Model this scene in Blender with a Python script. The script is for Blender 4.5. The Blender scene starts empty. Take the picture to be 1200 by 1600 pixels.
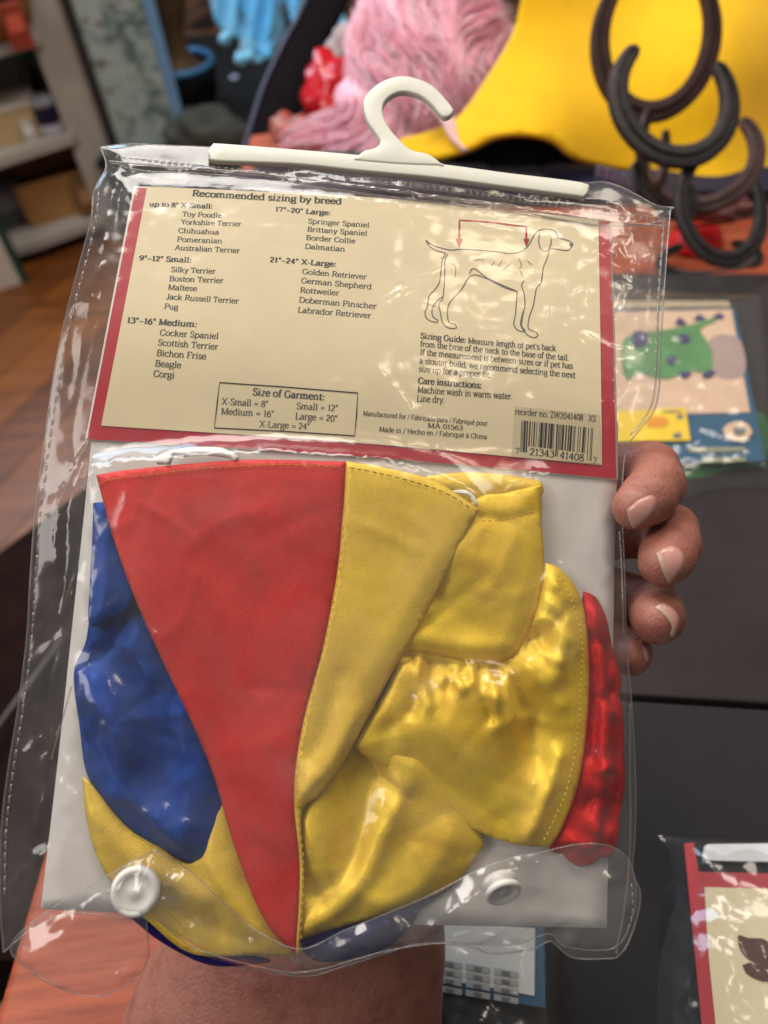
import bpy, bmesh, math, random
import numpy as np
from mathutils import Vector, Matrix
from mathutils.geometry import delaunay_2d_cdt
from mathutils.bvhtree import BVHTree
random.seed(7); np.random.seed(7)
scene = bpy.context.scene
C = scene.collection
rad = math.radians

# ------------------------------------------------------------------ camera, world, lights, exposure
CAM = np.array([0.0, 0.0, 0.435])            # table top is z = 0
PITCH, ROLL, FPX = rad(50), rad(6), 1200.0   # photo 1200 x 1600
FW = np.array([0, math.cos(PITCH), -math.sin(PITCH)])
_U0 = np.array([0, math.sin(PITCH), math.cos(PITCH)]); _R0 = np.array([1.0, 0, 0])
RT = math.cos(ROLL) * _R0 - math.sin(ROLL) * _U0
UP = math.sin(ROLL) * _R0 + math.cos(ROLL) * _U0
cd = bpy.data.cameras.new('camera'); cam = bpy.data.objects.new('camera', cd); C.objects.link(cam)
M = Matrix(((RT[0], UP[0], -FW[0], CAM[0]), (RT[1], UP[1], -FW[1], CAM[1]), (RT[2], UP[2], -FW[2], CAM[2]), (0, 0, 0, 1)))
cam.matrix_world = M
cd.sensor_fit = 'VERTICAL'; cd.sensor_height = 34.667; cd.lens = 26.0
cd.clip_start = 0.01; cd.clip_end = 50
cd.dof.use_dof = True; cd.dof.focus_distance = 0.276; cd.dof.aperture_fstop = 7.0
scene.camera = cam

world = bpy.data.worlds.new('World'); scene.world = world; world.use_nodes = True
bg = world.node_tree.nodes['Background']
bg.inputs[0].default_value = (0.70, 0.68, 0.66, 1); bg.inputs[1].default_value = 0.17

def area(name, loc, target, size, power, color, sizey=None):
    l = bpy.data.lights.new(name, 'AREA'); l.energy = power; l.color = color
    l.size = size
    if sizey: l.shape = 'RECTANGLE'; l.size_y = sizey
    o = bpy.data.objects.new(name, l); C.objects.link(o); o.location = loc
    o.rotation_euler = (Vector(target) - Vector(loc)).to_track_quat('-Z', 'Y').to_euler()
    return o
area('ceiling_lamp', (-0.25, 1.30, 1.75), (0.0, 0.25, 0.2), 1.0, 25, (1.0, 0.94, 0.87), 0.9)
area('ceiling_lamp', (0.85, 0.95, 1.75), (0.2, 0.4, 0.1), 0.6, 8, (1.0, 0.88, 0.74), 0.6)
area('side_fill', (-1.40, 0.10, 1.55), (0, 0.2, 0.2), 1.0, 14, (1.0, 0.94, 0.87), 0.9)  # added fill from the left, no known source; brightens the packet's lower part
area('bulb', (0.42, 0.60, 1.75), (0, 0.2, 0.2), 0.16, 0.9, (1.0, 0.78, 0.54), 0.16)
area('bulb', (0.30, 0.08, 1.75), (0, 0.2, 0.2), 0.14, 0.8, (1.0, 0.80, 0.60), 0.14)
area('window_light', (-1.3, 2.6, 1.55), (-0.1, 0.6, 0.0), 1.3, 34, (0.55, 0.77, 1.0), 1.1)

scene.view_settings.view_transform = 'Standard'; scene.view_settings.look = 'None'
scene.view_settings.exposure = 0.25; scene.view_settings.gamma = 1.0
scene.render.engine = 'CYCLES'
cy = scene.cycles
cy.use_denoising = True
try: cy.denoiser = 'OPENIMAGEDENOISE'
except Exception: pass
cy.adaptive_threshold = 0.02; cy.max_bounces = 8; cy.transparent_max_bounces = 24; cy.glossy_bounces = 4; cy.diffuse_bounces = 3
cy.sample_clamp_indirect = 3.0; cy.caustics_reflective = False; cy.caustics_refractive = False

# ------------------------------------------------------------------ helpers: colour, materials
def lin(c): return tuple((x / 12.92 if x <= 0.04045 else ((x + 0.055) / 1.055) ** 2.4) for x in [v / 255 for v in c]) + (1.0,)

class NT:
    def __init__(s, name):
        s.m = bpy.data.materials.new(name); s.m.use_nodes = True
        s.t = s.m.node_tree; s.t.nodes.clear(); s.out = s.n('ShaderNodeOutputMaterial')
    def n(s, typ, **kw):
        x = s.t.nodes.new(typ)
        for k, v in kw.items():
            if k.startswith('i_'):
                key = k[2:].replace('_', ' ')
                x.inputs[int(key) if key.isdigit() else key].default_value = v
            else: setattr(x, k, v)
        return x
    def l(s, a, b): s.t.links.new(a, b)
    def coord(s, scale=(1, 1, 1), rot=(0, 0, 0), kind='Object'):
        tc = s.n('ShaderNodeTexCoord'); mp = s.n('ShaderNodeMapping')
        mp.inputs['Scale'].default_value = scale; mp.inputs['Rotation'].default_value = rot
        s.l(tc.outputs[kind], mp.inputs[0]); return mp.outputs[0]
    def noise(s, vec, scale, detail=3, rough=0.5, dist=0.0):
        x = s.n('ShaderNodeTexNoise'); x.inputs['Scale'].default_value = scale; x.inputs['Detail'].default_value = detail
        x.inputs['Roughness'].default_value = rough; x.inputs['Distortion'].default_value = dist
        s.l(vec, x.inputs['Vector']); return x.outputs[0]
    def ramp(s, fac, stops):
        x = s.n('ShaderNodeValToRGB'); e = x.color_ramp.elements
        while len(e) < len(stops): e.new(0.5)
        for k, (p, c) in enumerate(stops): e[k].position = p; e[k].color = c if len(c) == 4 else tuple(c) + (1,)
        s.l(fac, x.inputs[0]); return x.outputs[0]
    def bump(s, h, strength, dist, normal=None):
        b = s.n('ShaderNodeBump'); b.inputs['Strength'].default_value = strength; b.inputs['Distance'].default_value = dist
        s.l(h, b.inputs['Height'])
        if normal is not None: s.l(normal, b.inputs['Normal'])
        return b.outputs[0]

MATS = {}
def plain(name, col, rough=0.5, spec=0.5, var=0.12, vscale=60, bump=0.0, bscale=400, metallic=0.0, sheen=0.0, coat=0.0, sss=0.0, stretch=(1, 1, 1), bdist=0.001):
    if name in MATS: return MATS[name]
    t = NT(name); b = t.n('ShaderNodeBsdfPrincipled'); vec = t.coord(stretch)
    c = lin(col); lo = tuple(x * (1 - var) for x in c[:3]); hi = tuple(min(1, x * (1 + var)) for x in c[:3])
    nz = t.noise(vec, vscale, 4, 0.6)
    t.l(t.ramp(nz, [(0.3, lo), (0.7, hi)]), b.inputs['Base Color'])
    b.inputs['Roughness'].default_value = rough; b.inputs['Specular IOR Level'].default_value = spec
    b.inputs['Metallic'].default_value = metallic; b.inputs['Sheen Weight'].default_value = sheen; b.inputs['Coat Weight'].default_value = coat
    if sss: b.inputs['Subsurface Weight'].default_value = sss; b.inputs['Subsurface Radius'].default_value = (0.004, 0.002, 0.001); b.inputs['Subsurface Scale'].default_value = 1.0
    if bump: t.l(t.bump(t.noise(vec, bscale, 3), bump, bdist), b.inputs['Normal'])
    t.l(b.outputs[0], t.out.inputs[0]); MATS[name] = t.m; return t.m

def satin(name, col, tint, rough=0.36, metal=0.25, ripple=0.1):
    """Woven satin: broad coloured sheen with a fine twill relief and soft creasing."""
    t = NT(name); b = t.n('ShaderNodeBsdfPrincipled'); vec = t.coord()
    c = lin(col); nz = t.noise(vec, 45, 3, 0.55)
    gr = t.noise(vec, 1500, 1, 0.5)
    mx = t.n('ShaderNodeMath', operation='MULTIPLY_ADD'); t.l(gr, mx.inputs[0]); mx.inputs[1].default_value = 0.5; t.l(nz, mx.inputs[2])
    t.l(t.ramp(mx.outputs[0], [(0.5, tuple(x * 0.76 for x in c[:3])), (1.0, tuple(min(1, x * 1.16) for x in c[:3]))]), b.inputs['Base Color'])
    b.inputs['Metallic'].default_value = metal; b.inputs['Roughness'].default_value = rough
    b.inputs['Specular Tint'].default_value = lin(tint); b.inputs['Specular IOR Level'].default_value = 0.6
    b.inputs['Sheen Weight'].default_value = 0.12; b.inputs['Sheen Tint'].default_value = lin(tint)
    w = t.n('ShaderNodeTexWave'); w.bands_direction = 'DIAGONAL'; w.inputs['Scale'].default_value = 640; w.inputs['Distortion'].default_value = 2.2
    w.inputs['Detail'].default_value = 1; w.inputs['Detail Scale'].default_value = 4
    t.l(vec, w.inputs[0])
    fine = t.bump(w.outputs[1], 0.30, 0.00028)
    soft = t.bump(t.noise(vec, 120, 3, 0.55, 0.5), ripple, 0.0014, fine)
    t.l(soft, b.inputs['Normal']); t.l(b.outputs[0], t.out.inputs[0]); MATS[name] = t.m; return t.m

def film(name, haze=0.03, rough=0.15, gain=1.4, bump1=0.10, tint=(0.97, 0.97, 0.965), haze_col=(0.75, 0.74, 0.73), scale=55, clouds=True):
    """Clear vinyl: Fresnel gloss over transparency, with soft dents and faint milky patches."""
    t = NT(name); vec = t.coord()
    nb = t.bump(t.noise(vec, scale, 2, 0.45, 0.6), bump1, 0.006)
    fr = t.n('ShaderNodeFresnel'); t.l(nb, fr.inputs['Normal'])
    ge = t.n('ShaderNodeNewGeometry'); io = t.n('ShaderNodeMath', operation='MULTIPLY_ADD')      # a thin sheet: the same reflectance from both sides
    t.l(ge.outputs['Backfacing'], io.inputs[0]); io.inputs[1].default_value = 1 / 1.5 - 1.5; io.inputs[2].default_value = 1.5; t.l(io.outputs[0], fr.inputs[0])
    mu = t.n('ShaderNodeMath', operation='MULTIPLY'); mu.use_clamp = True; t.l(fr.outputs[0], mu.inputs[0]); mu.inputs[1].default_value = gain
    tr = t.n('ShaderNodeBsdfTransparent'); tr.inputs[0].default_value = tint + (1,)
    gl = t.n('ShaderNodeBsdfGlossy'); gl.inputs['Roughness'].default_value = rough; gl.inputs[0].default_value = (1, 1, 1, 1); t.l(nb, gl.inputs['Normal'])
    df = t.n('ShaderNodeBsdfDiffuse'); df.inputs[0].default_value = haze_col + (1,)
    m1 = t.n('ShaderNodeMixShader'); t.l(tr.outputs[0], m1.inputs[1]); t.l(df.outputs[0], m1.inputs[2])
    if clouds: t.l(t.ramp(t.noise(vec, 26, 3, 0.65, 0.5), [(0.35, (haze * 0.3,) * 3), (0.75, (haze * 1.7,) * 3)]), m1.inputs[0])
    else: m1.inputs[0].default_value = haze
    m2 = t.n('ShaderNodeMixShader'); t.l(mu.outputs[0], m2.inputs[0]); t.l(m1.outputs[0], m2.inputs[1]); t.l(gl.outputs[0], m2.inputs[2])
    t.l(m2.outputs[0], t.out.inputs[0]); MATS[name] = t.m; return t.m

def wood(name, dark, light, rough=0.35, scale=6.0, rotz=0.0, coat=0.2):
    t = NT(name); b = t.n('ShaderNodeBsdfPrincipled'); vec = t.coord((1, 14, 14), (0, 0, rotz))
    n1 = t.noise(vec, scale, 6, 0.65, 0.8); n2 = t.noise(vec, scale * 9, 3, 0.6)
    mx = t.n('ShaderNodeMath', operation='MULTIPLY_ADD'); t.l(n2, mx.inputs[0]); mx.inputs[1].default_value = 0.25; t.l(n1, mx.inputs[2])
    t.l(t.ramp(mx.outputs[0], [(0.42, lin(dark)), (0.80, lin(light))]), b.inputs['Base Color'])
    b.inputs['Roughness'].default_value = rough; b.inputs['Coat Weight'].default_value = coat; b.inputs['Coat Roughness'].default_value = 0.25
    t.l(t.bump(n2, 0.12, 0.0006), b.inputs['Normal']); t.l(b.outputs[0], t.out.inputs[0]); MATS[name] = t.m; return t.m

# ------------------------------------------------------------------ helpers: pixels of the photo -> rays -> places
def ray(px, py): return FW + RT * ((px - 600) / FPX) - UP * ((py - 800) / FPX)
def at(px, py, depth): return CAM + ray(px, py) * depth
def on_z(px, py, z=0.0):
    d = ray(px, py); return CAM + d * ((z - CAM[2]) / d[2])

# ------------------------------------------------------------------ helpers: objects
WLOC = {}
def thing(name, label, cat, loc=(0, 0, 0), group=None, kind=None):
    o = bpy.data.objects.new(name, None); C.objects.link(o); o.location = loc; o.empty_display_size = 0.02
    o['label'] = label; o['category'] = cat
    if group: o['group'] = group
    if kind: o['kind'] = kind
    WLOC[o.name] = np.array(loc, float); return o
def tag(o, label=None, cat=None, group=None, kind=None):
    if label: o['label'] = label
    if cat: o['category'] = cat
    if group: o['group'] = group
    if kind: o['kind'] = kind
    return o
def obj(name, verts, faces, mat, parent=None, smooth=True, origin=None, solid=0.0, sub=0):
    """verts are in world space; the object keeps its origin at its parent's (or at origin)."""
    v = np.asarray(verts, float).reshape(-1, 3)
    if parent is not None: base = WLOC[parent.name]
    elif origin is not None: base = np.array(origin, float)
    else: base = np.array([v[:, 0].mean(), v[:, 1].mean(), v[:, 2].min()])
    me = bpy.data.meshes.new(name); me.from_pydata((v - base).tolist(), [], [list(map(int, f)) for f in faces]); me.update()
    o = bpy.data.objects.new(name, me); C.objects.link(o)
    mats = mat if isinstance(mat, (list, tuple)) else [mat]
    for m in mats: me.materials.append(m)
    if smooth: me.polygons.foreach_set('use_smooth', [True] * len(me.polygons))
    if parent is not None: o.parent = parent
    else: o.location = base
    WLOC[o.name] = base
    if solid:
        md = o.modifiers.new('thickness', 'SOLIDIFY'); md.thickness = solid; md.offset = -1.0
    if sub:
        md = o.modifiers.new('smooth', 'SUBSURF'); md.levels = sub; md.render_levels = sub
    return o
class MB:
    """Collects boxes, tubes and other shapes in world space into one mesh."""
    def __init__(s): s.v = []; s.f = []
    def add(s, v, f):
        k = len(s.v); s.v += [tuple(p) for p in v]; s.f += [tuple(i + k for i in q) for q in f]; return s
    def box(s, c, size, ax=None):
        c = np.array(c, float); h = np.array(size, float) / 2
        A = np.eye(3) if ax is None else np.array(ax, float)
        v = [c + A[0] * h[0] * x + A[1] * h[1] * y + A[2] * h[2] * z for x in (-1, 1) for y in (-1, 1) for z in (-1, 1)]
        return s.add(v, [(0, 1, 3, 2), (4, 6, 7, 5), (0, 4, 5, 1), (2, 3, 7, 6), (0, 2, 6, 4), (1, 5, 7, 3)])
    def tube(s, pts, r, n=8, cap=True):
        P = np.array(pts, float); N = len(P); R = np.broadcast_to(np.asarray(r, float), (N,)); T = np.empty_like(P); T[1:-1] = P[2:] - P[:-2]; T[0] = P[1] - P[0]; T[-1] = P[-1] - P[-2]
        T /= np.linalg.norm(T, axis=1)[:, None] + 1e-12; up = np.array([0.3, 0.2, 1.0]); A = np.stack([T[:, 1] * up[2] - T[:, 2] * up[1], T[:, 2] * up[0] - T[:, 0] * up[2], T[:, 0] * up[1] - T[:, 1] * up[0]], 1)
        bad = np.linalg.norm(A, axis=1) < 1e-3; A[bad] = np.cross(T[bad], [1, 0, 0]) if bad.any() else A[bad]
        A /= np.linalg.norm(A, axis=1)[:, None]; B = np.stack([T[:, 1] * A[:, 2] - T[:, 2] * A[:, 1], T[:, 2] * A[:, 0] - T[:, 0] * A[:, 2], T[:, 0] * A[:, 1] - T[:, 1] * A[:, 0]], 1)
        a = 2 * np.pi * np.arange(n) / n; V = P[:, None] + R[:, None, None] * (A[:, None] * np.cos(a)[None, :, None] + B[:, None] * np.sin(a)[None, :, None])
        f = [(i * n + k, i * n + (k + 1) % n, (i + 1) * n + (k + 1) % n, (i + 1) * n + k) for i in range(N - 1) for k in range(n)]
        if cap: f += [tuple(range(n))[::-1], tuple((N - 1) * n + k for k in range(n))]
        return s.add(V.reshape(-1, 3).tolist(), f)
    def lathe(s, c, prof, n=28, ax=(0, 0, 1)):
        z = np.array(ax, float); z /= np.linalg.norm(z); x = np.cross(z, [0.3, 1, 0.1]); x /= np.linalg.norm(x); y = np.cross(z, x); c = np.array(c, float)
        v = [c + z * h + r * (x * math.cos(2 * math.pi * k / n) + y * math.sin(2 * math.pi * k / n)) for r, h in prof for k in range(n)]
        f = [(i * n + k, i * n + (k + 1) % n, (i + 1) * n + (k + 1) % n, (i + 1) * n + k) for i in range(len(prof) - 1) for k in range(n)]
        return s.add(v, f)
    def build(s, name, mat, parent=None, **kw): return obj(name, s.v, s.f, mat, parent, **kw)

def crom(pts, closed=True, step=6.0):
    """Catmull-Rom resampling; a point with a third entry is a corner."""
    P = [np.array(p[:2], float) for p in pts]; cn = [len(p) > 2 for p in pts]; n = len(P); out = []
    for i in range(n if closed else n - 1):
        j = (i + 1) % n; p1, p2 = P[i], P[j]
        p0 = P[(i - 1) % n] if (closed or i > 0) else p1; p3 = P[(j + 1) % n] if (closed or j < n - 1) else p2
        if cn[i]: p0 = p1
        if cn[j]: p3 = p2
        L = np.linalg.norm(p2 - p1); k = max(1, int(round(L / step)))
        for q in range(k):
            t = q / k
            out.append(0.5 * ((2 * p1) + (p2 - p0) * t + (2 * p0 - 5 * p1 + 4 * p2 - p3) * t * t + (3 * p1 - p0 - 3 * p2 + p3) * t ** 3))
    if not closed: out.append(P[-1])
    return np.array(out)
def inside(poly, pts):
    x, y = pts[:, 0], pts[:, 1]; c = np.zeros(len(pts), bool); n = len(poly)
    for i in range(n):
        x1, y1 = poly[i]; x2, y2 = poly[i - 1]
        if y1 == y2: continue
        c ^= ((y1 > y) != (y2 > y)) & (x < (x2 - x1) * (y - y1) / (y2 - y1) + x1)
    return c
def dist_poly(pts, poly, closed=True):
    d = np.full(len(pts), 1e9); n = len(poly)
    for i in range(n if closed else n - 1):
        a = poly[i]; b = poly[(i + 1) % n]; ab = b - a; L = ab @ ab + 1e-12
        t = np.clip(((pts - a) @ ab) / L, 0, 1); d = np.minimum(d, np.hypot(*(pts - a - t[:, None] * ab).T))
    return d
def fill(poly, step, jitter=0.25):
    """Triangulate the inside of a closed 2-D outline with evenly spaced points."""
    lo, hi = poly.min(0), poly.max(0); xs = np.arange(lo[0], hi[0], step); ys = np.arange(lo[1], hi[1], step * 0.866)
    X, Y = np.meshgrid(xs, ys); X = X + (np.arange(len(ys)) % 2)[:, None] * step / 2
    p = np.stack([X.ravel(), Y.ravel()], 1) + np.random.uniform(-jitter, jitter, (X.size, 2)) * step
    p = p[inside(poly, p)]
    if len(p): p = p[dist_poly(p, poly) > step * 0.45]
    allp = np.vstack([poly, p]) if len(p) else poly; n = len(poly)
    r = delaunay_2d_cdt([Vector(q) for q in allp], [(i, (i + 1) % n) for i in range(n)], [], 1, 1e-7)
    V = np.array([tuple(q) for q in r[0]]); F = [tuple(f) for f in r[2]]
    A = np.array(F); cen = V[A].mean(1); A = A[inside(poly, cen)]
    e1 = V[A[:, 1]] - V[A[:, 0]]; e2 = V[A[:, 2]] - V[A[:, 0]]; neg = e1[:, 0] * e2[:, 1] - e1[:, 1] * e2[:, 0] < 0; A[neg] = A[neg][:, ::-1]
    F = [tuple(f) for f in A.tolist()]
    return V, F

VN = {}
def vnoise(p, scale, seed=0):
    """Smooth value noise of 2-D points, -1..1."""
    if seed not in VN: VN[seed] = np.random.RandomState(seed).uniform(-1, 1, (64, 64))
    G = VN[seed]; q = p * scale + 17.3 * (seed + 1)
    i = np.floor(q).astype(int); f = q - i; f = f * f * (3 - 2 * f); a = lambda dx, dy: G[(i[:, 0] + dx) % 64, (i[:, 1] + dy) % 64]
    return (a(0, 0) * (1 - f[:, 0]) + a(1, 0) * f[:, 0]) * (1 - f[:, 1]) + (a(0, 1) * (1 - f[:, 0]) + a(1, 1) * f[:, 0]) * f[:, 1]

# ------------------------------------------------------------------ the packet's own surface: u across, v up along the bent card, h above it
PR = rad(4.0); PU = np.array([math.cos(PR), -math.sin(PR), 0]); PV = np.array([math.sin(PR), math.cos(PR), 0]); PN = np.array([0, 0, 1.0])
PO = np.array([0, 0, -0.26])                      # camera space (x right, y up, z back)
_v = np.linspace(-0.26, 0.30, 2241); _s = np.clip((_v - 0.030) / 0.040, 0, 1); _s = _s * _s * (3 - 2 * _s)
_th = np.radians(7.0 + 10.0 * _s); _dv = _v[1] - _v[0]
_T = np.cumsum(np.cos(_th)) * _dv; _D = -np.cumsum(np.sin(_th)) * _dv
_z = int(np.argmin(abs(_v))); _T -= _T[_z]; _D -= _D[_z]
def cam2world(p): p = np.atleast_2d(p); return CAM + p[:, :1] * RT + p[:, 1:2] * UP - p[:, 2:3] * FW
def S(uv, h):
    """Packet coordinates -> world points."""
    uv = np.atleast_2d(uv); h = np.broadcast_to(np.asarray(h, float), (len(uv),))
    th = np.interp(uv[:, 1], _v, _th); T = np.interp(uv[:, 1], _v, _T); D = np.interp(uv[:, 1], _v, _D)
    p = PO + uv[:, :1] * PU + (T + np.sin(th) * h)[:, None] * PV + (D + np.cos(th) * h)[:, None] * PN
    return cam2world(p)
def uv(px, h=0.0):
    """Photo pixels -> packet coordinates at height h."""
    px = np.atleast_2d(np.array([p[:2] for p in px], float)); out = np.zeros((len(px), 2))
    Th = _T + np.sin(_th) * h; Dh = _D + np.cos(_th) * h
    for i, (x, y) in enumerate(px):
        r = np.array([(x - 600) / FPX, -(y - 800) / FPX, -1.0])
        s = (Dh + PO @ PN) / (r @ PN); g = (s * (r @ PV) - PO @ PV) - Th
        k = int(np.argmin(abs(g))); j = k + 1 if (k + 1 < len(g) and g[k] * g[min(k + 1, len(g) - 1)] <= 0) else max(k - 1, 0)
        w = g[k] / (g[k] - g[j]) if g[k] != g[j] else 0
        v = _v[k] + w * (_v[j] - _v[k]); ss = s[k] + w * (s[j] - s[k])
        out[i] = (ss * (r @ PU) - PO @ PU, v)
    return out
PLOC = S([(0, -0.16)], -0.001)[0]

# height map of what lies in the bag, so that the film can lie on it
GS = 0.0015; GX0, GY0, GNX, GNY = -0.14, -0.20, 190, 290
HMAP = np.zeros((GNY, GNX))
def record(q, h):
    ix = np.clip(((q[:, 0] - GX0) / GS).round().astype(int), 0, GNX - 1); iy = np.clip(((q[:, 1] - GY0) / GS).round().astype(int), 0, GNY - 1)
    np.maximum.at(HMAP, (iy, ix), h)
def hmap_at(A, q):
    x = np.clip((q[:, 0] - GX0) / GS, 0, GNX - 1.01); y = np.clip((q[:, 1] - GY0) / GS, 0, GNY - 1.01); i = x.astype(int); j = y.astype(int); f = x - i; g = y - j
    return (A[j, i] * (1 - f) + A[j, i + 1] * f) * (1 - g) + (A[j + 1, i] * (1 - f) + A[j + 1, i + 1] * f) * g

def ridge(q, line, amp, w, h):
    """A crease along a pixel polyline; amp > 0 lifts, < 0 sinks. A soft step follows the side when amp is a pair."""
    L = uv(crom(line, False, 12), h); d = dist_poly(q, L, False); return amp * np.exp(-(d / w) ** 1.35)
def crease(q, line, amp, w, h, seed=0):
    """A sharp crease in film: peaked, fading towards its ends and uneven along its length."""
    L = uv(crom(line, False, 10), h); d = dist_poly(q, L, False); n = len(L); c = L[n // 2]; R = max(np.linalg.norm(L[0] - c), np.linalg.norm(L[-1] - c)) + 1e-6
    fade = np.clip(1.15 - (np.linalg.norm(q - c, axis=1) / R) ** 2, 0, 1)
    return amp * np.exp(-d / w) * fade * (0.65 + 0.5 * vnoise(q, 160, 200 + seed))
def cloth(name, outline, h0, mat, parent, puff=0.002, pw=0.006, folds=(), rough=0.0003, step=0.0016, seed=1, solid=0.0006, slope=None, gain=1.5, creases=0):
    """A piece of fabric lying on the card: outline in photo pixels, folds as (line, height, width)."""
    P = uv(crom(outline, True, 7), h0); V, F = fill(P, step); d = dist_poly(V, P)
    h = h0 + 0.62 * puff * (1 - np.exp(-d / (pw * 0.7)))
    rg = np.random.RandomState(seed + 900); O_ = crom(outline, True, 7); lo, hi = O_.min(0), O_.max(0); made = 0
    while made < creases:                        # fine crumpled creases
        c_ = rg.uniform(lo, hi); an = rg.uniform(0, math.pi); L_ = rg.uniform(22, 90); e_ = np.array([math.cos(an), math.sin(an)]) * L_; made += 1
        h = h + ridge(V, [tuple(c_ - e_), tuple(c_ + np.array([-e_[1], e_[0]]) * rg.uniform(-.35, .35)), tuple(c_ + e_)], rg.choice([-1, 1]) * rg.uniform(0.00018, 0.00055), rg.uniform(0.0010, 0.0022), h0) * (1 - np.exp(-d / 0.004))
    for line, amp, w in folds: h = h + gain * ridge(V, line, amp, w, h0) * (1 - np.exp(-d / 0.003))
    h = h + rough * vnoise(V, 90, seed) + rough * 0.6 * vnoise(V, 230, seed + 1)
    if slope is not None: h = h + slope(V)
    h = np.maximum(h, 0.0009 + 0.15 * h0 + 0.00012 * vnoise(V, 300, seed + 5))
    record(V, h)
    o = obj(name, S(V, h), F, mat, parent, solid=solid)
    return o, V, h
def strip(pts, w, closed=False):
    """Flat ribbon in 2-D along pts with width w (number or per point)."""
    pts = np.asarray(pts, float); n = len(pts); W = w if hasattr(w, '__len__') else [w] * n; a = []; f = []
    for i in range(n):
        t = pts[(i + 1) % n] - pts[i - 1] if closed else pts[min(i + 1, n - 1)] - pts[max(i - 1, 0)]
        t = t / (np.linalg.norm(t) + 1e-12); nn = np.array([-t[1], t[0]]) * W[i] / 2; a += [pts[i] - nn, pts[i] + nn]
    for i in range(n if closed else n - 1):
        j = (i + 1) % n; f.append((2 * i, 2 * j, 2 * j + 1, 2 * i + 1))
    return np.array(a), f

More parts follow.
